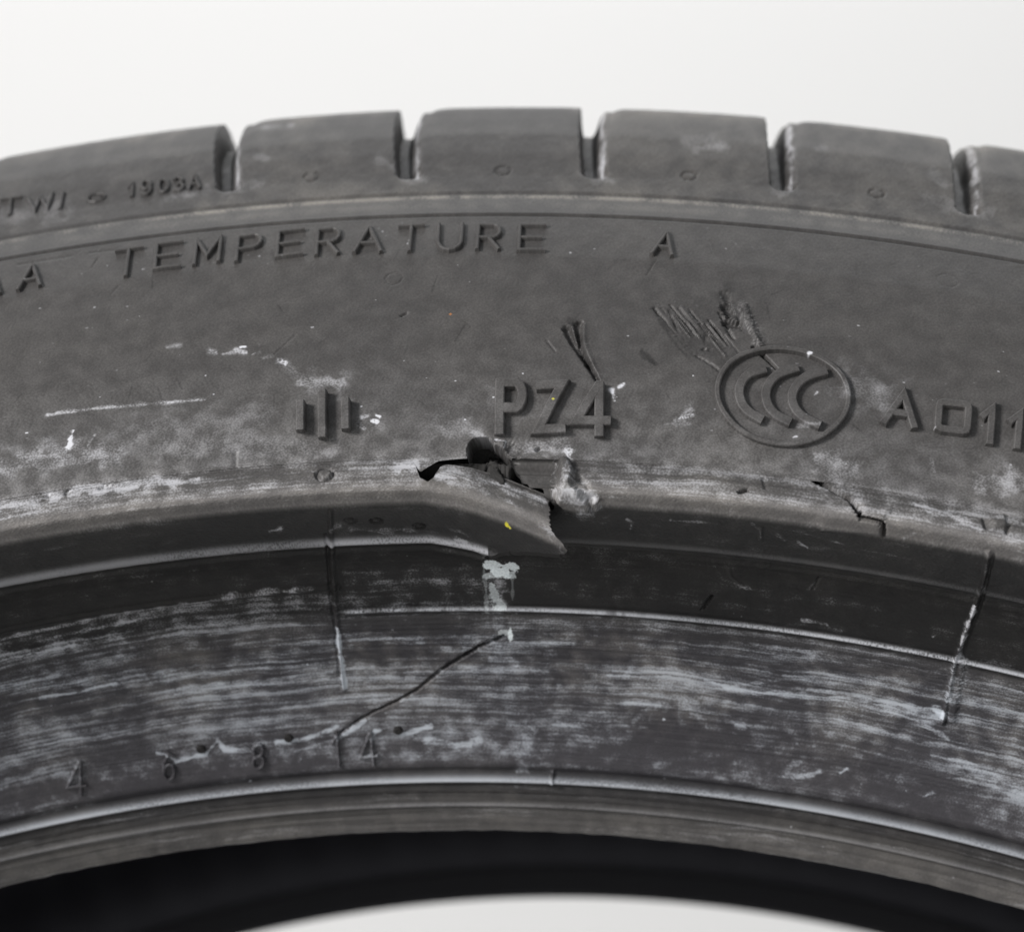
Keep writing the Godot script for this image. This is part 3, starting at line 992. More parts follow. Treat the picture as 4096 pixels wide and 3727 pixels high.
func build_sidewall(first_block: MeshInstance3D) -> void:
	var sh := sheet(steps(A_LO + 1.0, A_HI - 1.0, 0.03), steps(381.0, 899.0, 2.0))
	micro(sh)
	# dust lip and moulded line below the shoulder
	groove(sh, [-11.842, 334.4, -8.808, 346.9, -5.324, 365.1, -1.874, 375.6, 0.745, 377.0, 3.791, 372.1, 7.150, 362.6, 10.480, 350.1, 12.685, 340.5], 0.30, 0.12, 0.12)
	var ln := []
	for i in 33:
		ln.append(-16.0 + i)
		ln.append(421.5)
	groove(sh, ln, 0.5, 1.1, 0.08)
	# little mould seams across the dust lip
	for p in [[-5.717, 371.3, -5.748, 357.1], [-1.817, 375.8, -1.822, 363.3], [2.394, 374.4, 2.393, 364.0], [6.982, 363.2, 6.981, 351.6], [10.812, 349.2, 10.813, 339.0]]:
		groove(sh, p, 0.3, -0.25, 0.12)
	ring_mark(sh, [-1.916, 540.0], 1.0, 0.14)
	ring_mark(sh, [10.215, 478.0], 1.3, 0.05)
	# the plateau of the inspection mark
	# cuts and gouges
	groove(sh, [2.206, 629.6, 2.352, 672.0], 0.35, 0.35, 0.2, 0.7)
	groove(sh, [2.027, 639.9, 2.193, 666.7, 2.364, 685.5, 2.560, 708.1, 2.743, 731.0, 2.833, 746.3], 0.8, 0.75, 0.25, 0.3, 0.12)
	groove(sh, [2.305, 629.3, 2.313, 652.7, 2.390, 677.7, 2.588, 715.9], 0.7, 0.6, 0.25, 0.3, 0.1)
	groove(sh, [2.385, 632.9, 2.435, 665.9, 2.645, 703.9, 2.852, 742.3], 0.5, -0.18, 0.3, 0.4, 0.1)
	groove(sh, [1.593, 664.3, 1.809, 685.1], 0.2, 0.15, 0.12)
	groove(sh, [6.198, 652.9, 6.509, 673.0, 6.782, 692.3], 0.40, 0.9, 0.16, 0.35)
	groove(sh, [5.437, 553.3, 5.507, 564.4], 0.9, 0.3, 0.3, 0.8, 0.2)
	groove(sh, [5.503, 578.5, 5.573, 590.2], 1.2, 0.75, 0.3, 0.8, 0.3)
	groove(sh, [5.593, 609.2, 5.770, 612.9], 1.2, 0.75, 0.3, 0.8, 0.3)
	groove(sh, [5.362, 590.1, 5.614, 628.0, 5.743, 640.6], 0.35, 0.35, 0.2, 0.6, 0.12)
	groove(sh, [5.811, 598.7, 5.893, 620.6], 0.3, 0.3, 0.2, 0.6, 0.12)
	groove(sh, [5.862, 575.5, 6.005, 600.6, 6.143, 621.9, 6.328, 649.2], 0.9, -0.42, 0.4, 0.6, 0.35)
	groove(sh, [4.258, 595.9, 4.394, 615.9, 4.512, 637.5], 0.3, 0.25, 0.2, 0.5, 0.1)
	groove(sh, [3.909, 592.6, 4.038, 605.9], 0.25, 0.18, 0.15)
	groove(sh, [4.959, 678.7, 5.302, 693.1, 5.489, 705.2], 0.3, 0.25, 0.2, 0.6, 0.15)
	groove(sh, [5.078, 664.3, 5.270, 663.8], 0.3, 0.3, 0.2, 0.6, 0.15)
	groove(sh, [5.125, 636.8, 5.121, 650.5], 0.5, 0.25, 0.25, 0.6, 0.15)
	groove(sh, [6.409, 653.6, 6.504, 652.7], 0.5, 0.4, 0.2, 0.6, 0.15)
	press(sh, [4.395, 636.5, 5.044, 632.2, 5.475, 641.0, 5.615, 663.7, 5.298, 689.7, 4.814, 669.5], 0.10, 0.8, 0.7)
	# fine parallel scratches running into the oval mark
	var rng := RandomNumberGenerator.new()
	rng.seed = 19
	var from: Array = [4.081, 591.7]
	var upto: Array = [5.398, 675.5]
	for i in 26:
		var t := i / 25.0
		var a: float = lerpf(from[0] - 0.2, upto[0], t) + rng.randf_range(-0.12, 0.12)
		var v: float = lerpf(from[1], upto[1] - 40.0, t * t) + rng.randf_range(-14.0, 10.0)
		var l := rng.randf_range(14.0, 46.0)
		groove(sh, [a, v, a + l * 0.006, v + l * 0.55, a + l * 0.011, v + l], rng.randf_range(0.12, 0.24), rng.randf_range(0.12, 0.32) * (1.0 if i % 3 else -0.8), 0.1, 0.4, 0.04)
	groove(sh, [3.849, 501.6, 3.690, 529.9], 0.18, 0.16, 0.1, 0.3)
	groove(sh, [4.999, 455.4, 5.169, 486.7], 0.2, 0.08, 0.15)
	groove(sh, [-10.515, 437.8, -9.831, 437.9, -9.276, 437.9], 0.22, 0.14, 0.12, 1.0, 0.05)
	groove(sh, [-8.874, 436.7, -8.291, 438.3], 0.3, 0.1, 0.15, 1.0, 0.05)
	groove(sh, [-8.675, 450.2, -8.777, 465.8], 0.2, 0.15, 0.12, 0.5)
	groove(sh, [-8.121, 509.6, -8.263, 522.8], 0.2, 0.12, 0.12, 0.5)
	groove(sh, [-4.057, 642.4, -4.516, 677.3], 0.2, 0.12, 0.12, 0.5)
	groove(sh, [-5.448, 865.2, -5.472, 910.1], 0.4, 0.12, 0.25)
	groove(sh, [1.113, 887.4, 1.823, 872.6], 0.3, 0.15, 0.2)
	groove(sh, [1.515, 876.7, 1.554, 875.2], 0.4, 0.5, 0.15)
	groove(sh, [-1.684, 614.6, -1.571, 609.7], 0.3, 0.3, 0.15)
	groove(sh, [7.360, 661.3, 6.867, 632.4], 0.1, 0.02, 0.1)
	# the piece torn out above the bead
	press(sh, [-0.041, 903.6, -0.057, 875.2, -0.020, 866.6, 0.055, 860.1, 0.199, 856.4, 0.368, 857.6, 0.467, 864.0, 0.507, 872.0, 0.691, 879.0, 0.791, 888.8, 0.943, 903.9, 0.968, 919.6, -0.051, 920.3], 6.5, 0.16, 0.05)
	press(sh, [0.466, 859.9, 0.552, 863.9, 0.744, 861.7, 0.792, 859.6, 0.760, 871.7, 0.788, 880.0, 0.691, 879.0, 0.519, 872.0], -0.35, 0.12, 0.1)
	press(sh, [0.927, 865.5, 1.176, 881.7, 1.086, 900.0, 0.791, 887.5], 0.35, 0.35, 0.2)
	sh["foot"] = wall_foot
	var wall := commit(sh, "sidewall", worn, tyre)
	rest_of_ring("sidewall", 381.0, 899.0, 12.0)

	# moulded lettering
	var t := 0.13
	for g in [[[-8.239, 445.0, -7.667, 443.4], [-7.953, 444.2, -7.961, 496.0]], [[-6.774, 442.3, -7.326, 442.5, -7.311, 489.7, -6.759, 489.5], [-7.317, 465.1, -6.848, 464.9]], [[-6.428, 490.4, -6.427, 442.5, -6.154, 474.7, -5.883, 441.0, -5.884, 488.6]], [[-5.479, 491.9, -5.486, 445.3, -5.181, 443.8, -5.112, 443.6, -5.042, 445.3, -4.993, 449.0, -4.974, 453.9, -4.990, 459.1, -5.038, 463.7, -5.107, 466.4, -5.176, 467.0, -5.481, 468.8]], [[-4.036, 439.9, -4.588, 442.5, -4.569, 489.9, -4.017, 486.9], [-4.577, 465.2, -4.108, 462.7]],
			[[-3.687, 491.7, -3.706, 443.6, -3.419, 443.0, -3.354, 443.0, -3.288, 445.0, -3.241, 449.0, -3.222, 454.1, -3.236, 459.5, -3.280, 464.1, -3.343, 466.6, -3.408, 467.0, -3.695, 467.7], [-3.456, 467.1, -3.209, 490.5]], [[-2.835, 490.6, -2.563, 443.6, -2.245, 491.4], [-2.725, 473.1, -2.371, 473.6]], [[-1.888, 444.1, -1.352, 443.1], [-1.620, 443.6, -1.608, 492.6]], [[-1.016, 442.5, -0.993, 474.5, -0.981, 479.2, -0.924, 486.2, -0.832, 491.0, -0.721, 492.7, -0.612, 491.0, -0.525, 486.2, -0.477, 479.2, -0.471, 474.4, -0.494, 442.5]], [[-0.105, 491.1, -0.118, 445.2, 0.168, 445.3, 0.233, 445.5, 0.298, 447.6, 0.344, 451.5, 0.362, 456.4, 0.348, 461.6, 0.304, 465.9, 0.240, 468.2, 0.175, 468.4, -0.111, 468.3], [0.128, 468.4, 0.371, 491.2]], [[1.347, 444.7, 0.795, 445.2, 0.825, 493.1, 1.376, 492.5], [0.810, 468.3, 1.279, 467.8]],
			[[3.762, 491.8, 4.048, 450.5, 4.203, 492.9], [3.874, 476.6, 4.138, 477.3]], [[-10.397, 491.4, -10.125, 447.2, -9.907, 489.7], [-10.289, 475.0, -9.994, 474.0]], [[-11.308, 491.5, -11.051, 445.9, -10.815, 491.6], [-11.205, 474.5, -10.908, 474.6]]]:
		glyph(g, 0.175, 0.56, wall, worn)
	for g in [[[0.646, 845.0, 0.623, 754.6, 0.927, 754.3, 0.996, 754.6, 1.067, 758.8, 1.118, 767.2, 1.140, 777.8, 1.126, 788.5, 1.081, 796.9, 1.014, 801.3, 0.944, 801.7, 0.638, 802.1]], [[1.525, 758.5, 2.011, 755.1, 1.539, 841.7, 2.057, 838.1]], [[2.831, 755.1, 2.396, 822.3, 3.069, 819.8], [2.851, 755.0, 2.918, 843.1]]]:
		glyph(g, 0.5, 0.95, wall, worn)
	for g in [[[9.223, 768.4, 9.564, 711.4, 9.873, 767.9], [9.359, 748.0, 9.748, 747.7]], [[10.453, 713.9, 10.900, 711.7, 10.979, 713.9, 11.002, 718.9, 11.031, 754.5, 11.016, 759.7, 10.941, 762.6, 10.491, 764.9, 10.412, 762.7, 10.388, 757.7, 10.362, 722.1, 10.378, 716.8, 10.453, 713.9]], [[11.342, 726.5, 11.505, 709.9, 11.563, 773.1]], [[11.945, 726.1, 12.111, 710.6, 12.161, 772.1]]]:
		glyph(g, 0.38, 0.85, wall, worn)
	# three raised bars
	for g in [[[-3.895, 786.7, -3.904, 829.0]], [[-3.398, 768.4, -3.401, 845.5]], [[-2.868, 787.3, -2.865, 831.7]]]:
		glyph(g, 0.44, 1.25, wall, worn, "embossed_bar")
	# oval inspection mark with three crescents
	var oval := []
	var centre: Array = [6.931, 740.1]
	var side: Array = [8.385, 726.3]
	var foot: Array = [7.064, 835.1]
	var rx: float = side[0] - centre[0]
	var ry: float = at(ss, foot[1]) - at(ss, centre[1])
	var ym := at(ss, centre[1])
	for i in 49:
		var u := TAU * i / 48.0
		oval.append(centre[0] + rx * cos(u))
		oval.append(station(ym + ry * sin(u)))
	glyph([oval], 0.25, 0.72, wall, worn, "embossed_oval")
	for g in [[[6.418, 698.5, 6.176, 705.8, 6.003, 722.8, 5.951, 745.4, 6.046, 768.4, 6.229, 783.7, 6.472, 791.7]], [[7.119, 691.0, 6.787, 701.9, 6.600, 722.5, 6.541, 745.2, 6.637, 768.1, 6.830, 783.2, 7.092, 790.7]], [[7.751, 690.3, 7.437, 699.5, 7.220, 718.1, 7.125, 741.2, 7.191, 762.6, 7.409, 780.7, 7.750, 789.6]]]:
		glyph([rounded(g[0])], 0.5, 0.72, wall, worn, "embossed_crescent")
	for g in [[[-11.146, 304.3, -10.710, 305.9], [-10.928, 305.1, -10.929, 333.3]], [[-10.552, 310.0, -10.343, 334.1, -10.259, 312.0, -10.057, 333.6, -9.980, 309.1]], [[-9.729, 311.1, -9.769, 337.9]], [[-8.202, 319.9, -8.141, 314.3, -8.137, 335.7]], [[-7.730, 320.4, -7.738, 316.6, -7.772, 313.6, -7.822, 312.0, -7.874, 312.4, -7.916, 314.6, -7.935, 318.1, -7.926, 321.9, -7.893, 324.9, -7.843, 326.5, -7.790, 326.1, -7.749, 323.9, -7.728, 320.4, -7.722, 328.2, -7.742, 333.1, -7.789, 336.0, -7.846, 335.9, -7.897, 332.9]], [[-7.325, 324.7, -7.327, 329.0, -7.346, 332.6, -7.377, 335.0, -7.417, 335.9, -7.459, 335.2, -7.497, 332.8, -7.525, 329.3, -7.539, 325.1, -7.536, 320.9, -7.518, 317.2, -7.486, 314.8, -7.446, 313.8, -7.404, 314.6, -7.367, 317.0, -7.339, 320.5, -7.325, 324.7]], [[-7.185, 316.3, -7.153, 314.0, -7.104, 313.2, -7.053, 314.3, -7.018, 316.8, -7.009, 320.0, -7.029, 322.9, -7.072, 324.4, -7.072, 323.7, -7.017, 325.1, -6.981, 327.9, -6.976, 331.4, -7.002, 334.3, -7.052, 335.8, -7.110, 335.3, -7.156, 333.1]], [[-6.844, 336.2, -6.736, 312.6, -6.591, 335.9], [-6.800, 327.7, -6.648, 327.6]]]:
		glyph(g, 0.15, 0.42, first_block, worn)
	glyph([[-9.150, 329.5, -9.121, 323.1, -8.971, 320.9, -8.790, 323.0, -8.746, 327.3, -8.802, 333.5, -8.977, 335.4, -9.108, 332.9, -9.150, 329.5]], 0.1, 0.22, first_block, worn, "embossed_oval")


func rest_of_ring(called: String, v0: float, v1: float, by: float) -> void:
	var sh := sheet(steps(A_HI - 1.0, 360.0 + A_LO + 1.0, 0.9), steps(v0, v1, by))
	commit(sh, called, worn, tyre)


# how far the torn end of the rib has dropped towards the axle (mm), by angle
func droop(a: float) -> float:
	return table(DROOP, a)

const DROOP_AT := [-2.628, 952.9, -1.096, 957.3, -0.743, 957.8, -0.369, 963.7, -0.032, 969.0, 0.335, 977.3, 0.810, 989.5, 1.322, 1013.6, 1.858, 1036.0, 2.300, 1065.0]
var DROOP := [[DROOP_AT[0], 0.0], [DROOP_AT[2], 0.0], [DROOP_AT[4], 0.30], [DROOP_AT[6], 0.62], [DROOP_AT[8], 0.98], [DROOP_AT[10], 1.5], [DROOP_AT[12], 2.25], [DROOP_AT[14], 3.2], [DROOP_AT[16], 4.2], [DROOP_AT[18], 5.0]]


func seams_and_spots(sh: Dictionary) -> void:
	groove(sh, [-3.316, 988.2, -3.432, 1031.6, -3.584, 1102.8, -3.736, 1190.6, -3.815, 1280.0, -3.825, 1350.0], 0.42, -0.26, 0.14)
	groove(sh, [-3.589, 1041.2, -3.697, 1102.2, -3.852, 1190.1, -3.817, 1220.6, -3.886, 1320.9], 0.26, 0.28, 0.12)
	groove(sh, [11.955, 977.4, 12.060, 1021.3, 12.095, 1073.4, 12.052, 1138.2, 11.997, 1196.7, 12.090, 1296.9, 12.078, 1321.9], 0.36, -0.32, 0.14)
	groove(sh, [12.081, 979.0, 12.210, 1071.7, 12.157, 1136.5, 12.129, 1191.2], 0.24, 0.3, 0.12)


# where the torn-off tongue's upper edge runs, by angle
const TOP_AT := [-1.387, 925.0, -1.246, 925.2, -1.141, 925.4, -0.953, 925.6, -0.823, 925.7, -0.706, 925.8, -0.522, 921.2, -0.001, 916.8, 2.074, 954.0]
var tongue_top := [[TOP_AT[0], 897.0], [TOP_AT[2], 915.0], [TOP_AT[4], 935.0], [TOP_AT[6], 941.0], [TOP_AT[8], 931.0], [TOP_AT[10], 911.0], [TOP_AT[12], 903.0], [TOP_AT[14], 900.0], [TOP_AT[16], 898.0]]
const FOOT_AT := [-1.387, 925.0, -1.246, 925.2, -1.141, 925.4, -0.917, 925.6, -0.734, 921.1, -0.464, 921.3, -0.233, 918.6, 0.081, 916.8]
var wall_foot := [[FOOT_AT[0], 899.0], [FOOT_AT[2], 914.0], [FOOT_AT[4], 924.0], [FOOT_AT[6], 913.0], [FOOT_AT[8], 905.5], [FOOT_AT[10], 902.5], [FOOT_AT[12], 901.0], [FOOT_AT[14], 899.0]]
const PEEL := [1.926, 933.2]

func rib_lines(sh: Dictionary, ridge: float) -> void:      # the moulded bead line and the parting lines of the rib
	var dd: PackedFloat32Array = sh.d
	var vv: PackedFloat32Array = sh.v
	var nv: int = sh.nv
	for i in sh.na:
		for j in nv:
			dd[i * nv + j] += ridge * exp(-pow((vv[j] - 1060.0) / 5.0, 2.0)) - 0.5 * ridge * exp(-pow((vv[j] - 1073.0) / 5.0, 2.0)) - 0.14 * exp(-pow((vv[j] - 901.0) / 2.5, 2.0)) - 0.12 * exp(-pow((vv[j] - 915.0) / 2.0, 2.0))
	sh.d = dd


func build_flange() -> void:
	# right of the tear, and on round the back of the tyre
	var vv := steps(897.0, 1082.0, 1.7)
	var sh := sheet(steps(0.0, A_HI - 1.0, 0.03), vv)
	micro(sh, 1.5)
	seams_and_spots(sh)
	groove(sh, [7.748, 890.3, 8.159, 906.7, 8.485, 916.4, 8.690, 923.3, 8.823, 934.4, 8.940, 947.2, 8.993, 956.5, 9.449, 959.3, 9.521, 965.7, 9.573, 981.0], 0.42, 2.4, 0.12, 0.8, 0.12)
	rib_lines(sh, 0.22)
	press(sh, [8.928, 925.2, 9.048, 953.6, 9.453, 961.1, 9.674, 926.9], -0.25, 0.3, 0.2)
	press(sh, [8.034, 960.5, 8.926, 951.5, 9.475, 962.7, 9.545, 979.4, 8.180, 985.3], -0.22, 0.5, 0.1)
	press(sh, [6.169, 934.6, 6.376, 926.4, 6.401, 931.0, 6.213, 938.4], 0.8, 0.15, 0.1)
	groove(sh, [6.724, 906.9, 6.784, 922.8], 0.4, 0.25, 0.2)
	press(sh, [11.841, 914.5, 12.142, 903.9, 12.242, 923.2, 11.944, 931.3], -0.35, 0.25, 0.1)
	groove(sh, [11.730, 919.1, 11.787, 930.7], 0.5, 0.4, 0.2)
	groove(sh, [12.272, 916.7, 12.257, 932.5], 0.4, 0.4, 0.2)
	groove(sh, [6.793, 994.0, 6.815, 1026.6], 0.3, -0.2, 0.2)
	# peeled patch and the ragged lump beside the gap
	press(sh, [0.788, 880.0, 1.110, 897.4, 2.007, 899.9, 2.105, 945.5, 2.011, 973.5, 1.328, 971.2], 0.9, 0.5)
	press(sh, [2.031, 899.8, 2.250, 901.5, 2.379, 925.9, 2.347, 944.5, 2.547, 958.4, 2.791, 974.6, 2.800, 983.9, 2.539, 989.9, 2.199, 982.9, 2.010, 975.2, 2.105, 945.5], -0.95, 0.3, 0.15)
	press(sh, [2.816, 972.7, 2.986, 969.9, 3.010, 982.3, 2.861, 985.0], -0.8, 0.25, 0.2)
	press(sh, [2.383, 929.8, 2.540, 943.7, 2.764, 954.9, 2.730, 938.4, 2.500, 925.5], 0.4, 0.3, 0.1)
	var start: Array = [[897.0, [0.852, 888.7][0]], [925.0, [1.120, 915.7][0]], [945.0, [1.298, 934.6][0]], [962.0, [1.500, 952.4][0]], [976.0, [1.817, 967.8][0]], [985.0, [1.984, 977.3][0]], [995.0, [1.854, 983.5][0]], [1082.0, [1.503, 1041.3][0]]]
	cut_sheet(sh, start, [], "flange_rib", false)
	rest_of_ring("flange_rib", 897.0, 1082.0, 7.0)

	# left of the tear: the rib runs on as a tongue that has come away and droops over the bead
	sh = sheet(steps(A_LO + 1.0, 2.6, 0.03), vv)
	micro(sh, 1.5)
	seams_and_spots(sh)
	rib_lines(sh, 0.5)
	ring_mark(sh, [-3.353, 921.4], 0.95, 0.4, 0.3)
	press(sh, [-3.524, 914.5, -3.243, 914.2, -3.169, 925.4, -3.425, 934.0], -0.2, 0.2)
	for p in [[-8.582, 907.6, -8.522, 907.0], [-8.398, 908.0, -8.359, 907.5], [-9.864, 908.3, -9.844, 907.9], [-9.417, 907.5, -9.378, 906.7]]:
		groove(sh, p, 0.7, 0.3, 0.2, 1.0, 0.2)
	ring_mark(sh, [-2.310, 1018.1], 0.6, 0.25, 0.3)
	ring_mark(sh, [-1.311, 1033.0], 0.6, 0.25, 0.3)
	ring_mark(sh, [-2.910, 1015.5], 0.6, 0.2, 0.3)
	var tip: Array = [[897.0, [1.822, 892.8][0]], [920.0, [1.888, 933.3][0]], [948.0, [1.910, 956.0][0]], [960.0, [1.940, 976.8][0]], [970.0, [2.012, 1002.6][0]], [978.0, [2.203, 1015.0][0]], [984.0, [2.328, 1022.5][0]], [991.0, [2.273, 1022.7][0]], [1000.0, [2.073, 1023.6][0]], [1030.0, [1.268, 1026.2][0]], [1062.0, [0.327, 1064.2][0]], [1082.0, [0.140, 1073.4][0]]]
	cut_sheet(sh, [], tip, "torn_bead_tongue", true)
	# a web of rubber standing in the gap


# a strip whose ends follow a torn edge (angle by station), with the thickness of the rubber shown along the tear
func cut_sheet(sh: Dictionary, from: Array, to: Array, called: String, drooping: bool) -> void:
	var na: int = sh.na
	var nv: int = sh.nv
	var aa: PackedFloat32Array = sh.a
	var vv: PackedFloat32Array = sh.v
	var dd: PackedFloat32Array = sh.d
	var pos := PackedVector3Array()
	pos.resize(na * nv)
	var uv := PackedVector2Array()
	uv.resize(na * nv)
	for j in nv:
		var lo := aa[0] if from.is_empty() else table(from, vv[j]) + 0.05 * coarse.get_noise_2d(vv[j] * 0.35, 3.0)
		var hi := aa[na - 1] if to.is_empty() else table(to, vv[j]) + 0.05 * coarse.get_noise_2d(vv[j] * 0.35, 9.0)
		for i in na:
			var a := aa[i]
			if not from.is_empty() and a < lo:
				a = lo
			if not to.is_empty() and a > hi:
				a = hi
			var f := clampf((a - aa[0]) / (aa[na - 1] - aa[0]) * (na - 1), 0.0, na - 1.001)
			var d := lerpf(dd[int(f) * nv + j], dd[(int(f) + 1) * nv + j], f - int(f))
			var v := vv[j]
			if drooping:
				var top := table(tongue_top, a)
				if v < 955.0:
					v = lerpf(top, 955.0, (v - 897.0) / 58.0)
				var at_row := clampf((v - 897.0) / 185.0 * (nv - 1), 0.0, nv - 1.001)
				d = lerpf(dd[int(f) * nv + int(at_row)], dd[int(f) * nv + int(at_row) + 1], at_row - int(at_row))
			var p := skin(a, v, d)
			if drooping:
				var k := droop(a) * 0.001
				var dir := Vector3(p.x, 0, p.z).normalized()
				p += -dir * k * 1.02 + Vector3(0, -0.05 * k, 0)
			pos[i * nv + j] = p
			var vt := v
			if not drooping and vt < 985.0:      # the patch peeled bare beside the gap
				vt = lerpf(vt, 640.0 + (vt - 897.0) * 0.6, smoothstep(PEEL[0] + 0.03 + 0.12 * coarse.get_noise_2d(v * 0.3, 4.0), PEEL[0] - 0.05 + 0.12 * coarse.get_noise_2d(v * 0.3, 4.0), a))
			uv[i * nv + j] = uv_of(a, vt)
	var o := part(called, strip_mesh(pos, uv, na, nv), worn, tyre)
	# the broken edge: a skirt down into the rubber
	var edge := PackedVector3Array()
	if drooping:
		for i in range(0, na):
			if aa[i] > TOP_AT[0]:
				edge.append(pos[i * nv])
		for j in nv:
			edge.append(pos[(na - 1) * nv + j])
	else:
		for j in nv:
			edge.append(pos[j])
	var kept := PackedVector3Array([edge[0]])
	for p in edge:
		if p.distance_to(kept[kept.size() - 1]) > 0.00006:
			kept.append(p)
	var q := PackedVector3Array()
	var u2 := PackedVector2Array()
	for i in kept.size():
		var p := kept[i]
		var dir := Vector3(p.x, 0, p.z).normalized()
		for k in 5:
			var t := k / 4.0
			var jig := 0.00012 * sin(PI * t) * coarse.get_noise_2d(i * 0.6, k * 3.0)
			q.append(p + (dir * 0.0008 * t + Vector3(0, -0.0042 * t, 0)) + dir * jig + Vector3(jig, 0, 0))
			u2.append(Vector2(i * 0.02, t))
	var e := part("broken_edge", grid_mesh(q, u2, kept.size(), 5), torn, o)
	e.set_meta("label", "rough broken rubber along the tear")


func strip_mesh(pos: PackedVector3Array, uv: PackedVector2Array, na: int, nv: int) -> ArrayMesh:
	# columns that have collapsed on the torn edge keep the last sound normal
	var m := grid_mesh(pos, uv, na, nv)
	var arr := m.surface_get_arrays(0)
	var nor: PackedVector3Array = arr[Mesh.ARRAY_NORMAL]
	for j in nv:
		for i in na:
			if nor[i * nv + j].length() < 0.5 or pos[mini(i + 1, na - 1) * nv + j].distance_to(pos[maxi(i - 1, 0) * nv + j]) < 0.00005:
				var k := i
				while k > 0 and pos[mini(k + 1, na - 1) * nv + j].distance_to(pos[maxi(k - 1, 0) * nv + j]) < 0.00005:
					k -= 1
				if k > 0:
					nor[i * nv + j] = nor[k * nv + j]
		for i in range(na - 2, -1, -1):
			if pos[i * nv + j].distance_to(pos[(i + 1) * nv + j]) < 0.00002 and i < na / 2:
				nor[i * nv + j] = nor[(i + 1) * nv + j]
	arr[Mesh.ARRAY_NORMAL] = nor
	var out := ArrayMesh.new()
	out.add_surface_from_arrays(Mesh.PRIMITIVE_TRIANGLES, arr)
	return out


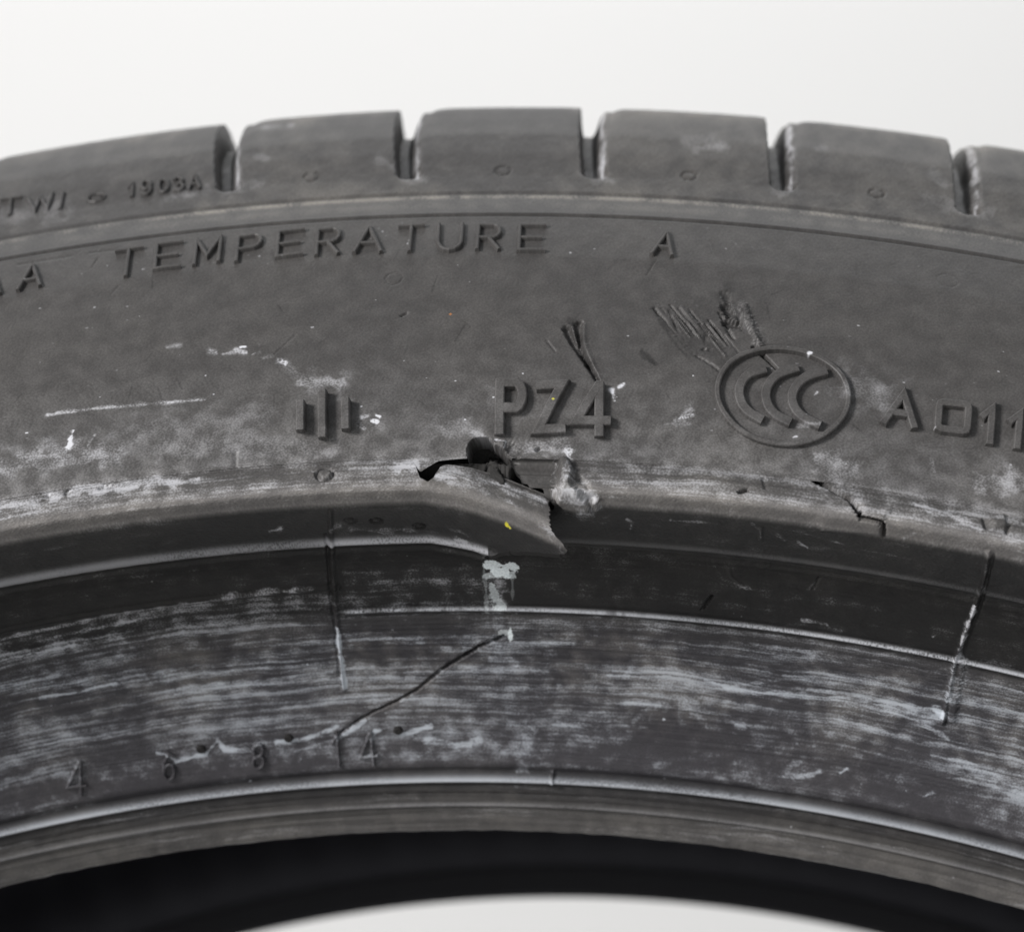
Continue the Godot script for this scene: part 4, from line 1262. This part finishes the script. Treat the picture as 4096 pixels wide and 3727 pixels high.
func build_bead() -> void:
	var vv := steps(1079.0, 1300.0, 2.0)
	vv.append_array(steps(1302.2, 1640.0, 2.2))
	vv.append_array(steps(1644.0, 1699.0, 8.0))
	var sh := sheet(steps(A_LO + 1.0, A_HI - 1.0, 0.034), vv)
	micro(sh)
	# fine turned lines of the seat, rib lines and the toe flash
	var dd: PackedFloat32Array = sh.d
	var aa: PackedFloat32Array = sh.a
	var n: int = sh.nv
	var lines := FastNoiseLite.new()
	lines.seed = 8
	lines.frequency = 0.05
	lines.fractal_octaves = 3
	for i in sh.na:
		for j in n:
			var v := vv[j]
			var w := smoothstep(1190.0, 1230.0, v) * (1.0 - 0.7 * smoothstep(1430.0, 1480.0, v)) + 1.6 * smoothstep(1550.0, 1575.0, v) + 0.15
			var d := w * 0.07 * lines.get_noise_2d(aa[i] * 2.2, v * 2.4)
			d += 0.6 * exp(-pow((v - 1537.0) / 6.0, 2.0)) - 0.35 * exp(-pow((v - 1520.0) / 7.0, 2.0)) - 0.2 * exp(-pow((v - 1552.0) / 6.0, 2.0)) + 0.4 * exp(-pow((v - 1590.0) / 4.0, 2.0)) - 0.2 * exp(-pow((v - 1570.0) / 8.0, 2.0))
			if aa[i] > -3.5:
				d += 0.4 * exp(-pow((v - 1196.0) / 3.2, 2.0)) - 0.15 * exp(-pow((v - 1206.0) / 5.0, 2.0))
			else:
				d += 0.3 * exp(-pow((v - 1150.0) / 4.0, 2.0))
			if v > 1600.0:
				d += 0.07 * coarse.get_noise_2d(aa[i] * 2.5, 40.0) * smoothstep(1600.0, 1640.0, v)
			dd[i * n + j] += d - 0.12 * smoothstep(1100.0, 1079.0, v)
	sh.d = dd
	seams_and_spots(sh)
	# the split running across the seat, and the crack under the right rib
	groove(sh, [0.511, 1249.9, 0.265, 1257.6, -0.182, 1272.9, -0.638, 1293.6, -1.150, 1315.7, -1.518, 1337.8, -1.889, 1357.9, -2.416, 1377.6, -3.052, 1396.7, -3.485, 1411.8, -4.151, 1438.5], 0.42, 0.7, 0.18, 0.35, 0.12)
	groove(sh, [5.805, 1149.0, 5.677, 1164.7, 5.592, 1176.5], 0.3, 0.5, 0.14, 0.7, 0.08)
	groove(sh, [8.367, 1040.0, 8.491, 1014.7], 0.3, 0.5, 0.14)
	groove(sh, [8.317, 1054.1, 8.384, 1072.4, 8.218, 1112.7], 0.26, 0.4, 0.14, 0.3)
	groove(sh, [6.097, 1080.4, 6.228, 1107.3, 6.629, 1127.7], 0.26, -0.08, 0.2)
	press(sh, [11.951, 1201.8, 12.248, 1195.6, 12.379, 1312.7, 12.097, 1315.4], -0.25, 0.3, 0.3)
	groove(sh, [12.069, 1266.1, 12.169, 1321.4], 0.25, 0.5, 0.14)
	groove(sh, [11.469, 1330.6, 12.357, 1348.3], 0.4, -0.2, 0.25)
	groove(sh, [-5.592, 1262.9, -4.532, 1283.5], 0.2, 0.15, 0.14)
	groove(sh, [1.823, 1517.9, 1.813, 1547.0], 0.3, -0.4, 0.15)
	groove(sh, [-12.547, 1207.8, -11.171, 1158.0, -10.473, 1160.6], 0.2, 0.0, 0.14)
	var bead := commit(sh, "bead", worn, tyre)
	rest_of_ring("bead", 1079.0, 1699.0, 18.0)
	for g in [[[-11.324, 1425.9, -11.855, 1472.6, -11.357, 1475.6], [-11.310, 1426.0, -11.540, 1492.5]], [[-8.764, 1445.2, -8.864, 1440.3, -9.051, 1456.0, -9.122, 1474.4, -9.127, 1479.7, -9.109, 1487.5, -9.050, 1492.0, -8.967, 1492.0, -8.885, 1487.3, -8.829, 1479.5, -8.816, 1470.9, -8.849, 1464.1, -8.919, 1461.1, -9.004, 1462.8, -9.079, 1468.6, -9.122, 1477.0]], [[-6.424, 1467.8, -6.350, 1465.8, -6.291, 1460.5, -6.268, 1453.7, -6.285, 1447.6, -6.338, 1444.1, -6.411, 1444.2, -6.481, 1447.8, -6.525, 1454.0, -6.528, 1460.8, -6.491, 1465.9, -6.424, 1467.8], [-6.422, 1466.8, -6.342, 1468.8, -6.295, 1474.1, -6.296, 1481.2, -6.346, 1487.7, -6.428, 1491.7, -6.517, 1491.8, -6.584, 1488.0, -6.607, 1481.5, -6.580, 1474.4, -6.511, 1468.9, -6.422, 1466.8]], [[-4.336, 1454.9, -4.169, 1438.5, -4.196, 1501.0]], [[-3.234, 1435.8, -3.563, 1485.6, -3.110, 1483.3], [-3.221, 1435.7, -3.224, 1500.9]]]:
		glyph(g, 0.14, 0.42, bead, worn)
	for g in [[-7.965, 1440.8], [-5.509, 1437.4], [-2.453, 1435.1]]:
		var dot := []
		for i in 13:
			dot.append(g[0] + 0.06 * cos(TAU * i / 12.0))
			dot.append(station(at(ss, g[1]) + 0.26 * sin(TAU * i / 12.0)))
		glyph([dot], 0.24, 0.36, bead, clean, "embossed_degree_dot")
	# what shows in the gap: the torn inside of the rubber
	var cav := sheet(steps(-2.2, 3.4, 0.03), steps(852.0, 1130.0, 2.0))
	micro(cav, 3.0)
	var cd: PackedFloat32Array = cav.d
	for i in cd.size():
		cd[i] -= 4.4
	cav.d = cd
	press(cav, [0.284, 895.9, 0.403, 886.7, 0.549, 887.8, 0.709, 895.5, 0.790, 907.2, 0.897, 921.6, 0.962, 939.2, 0.893, 958.7, 0.259, 949.6, 0.194, 922.2, 0.266, 913.0], -3.3, 0.8, 0.2)
	commit(cav, "torn_cavity", torn, tyre)
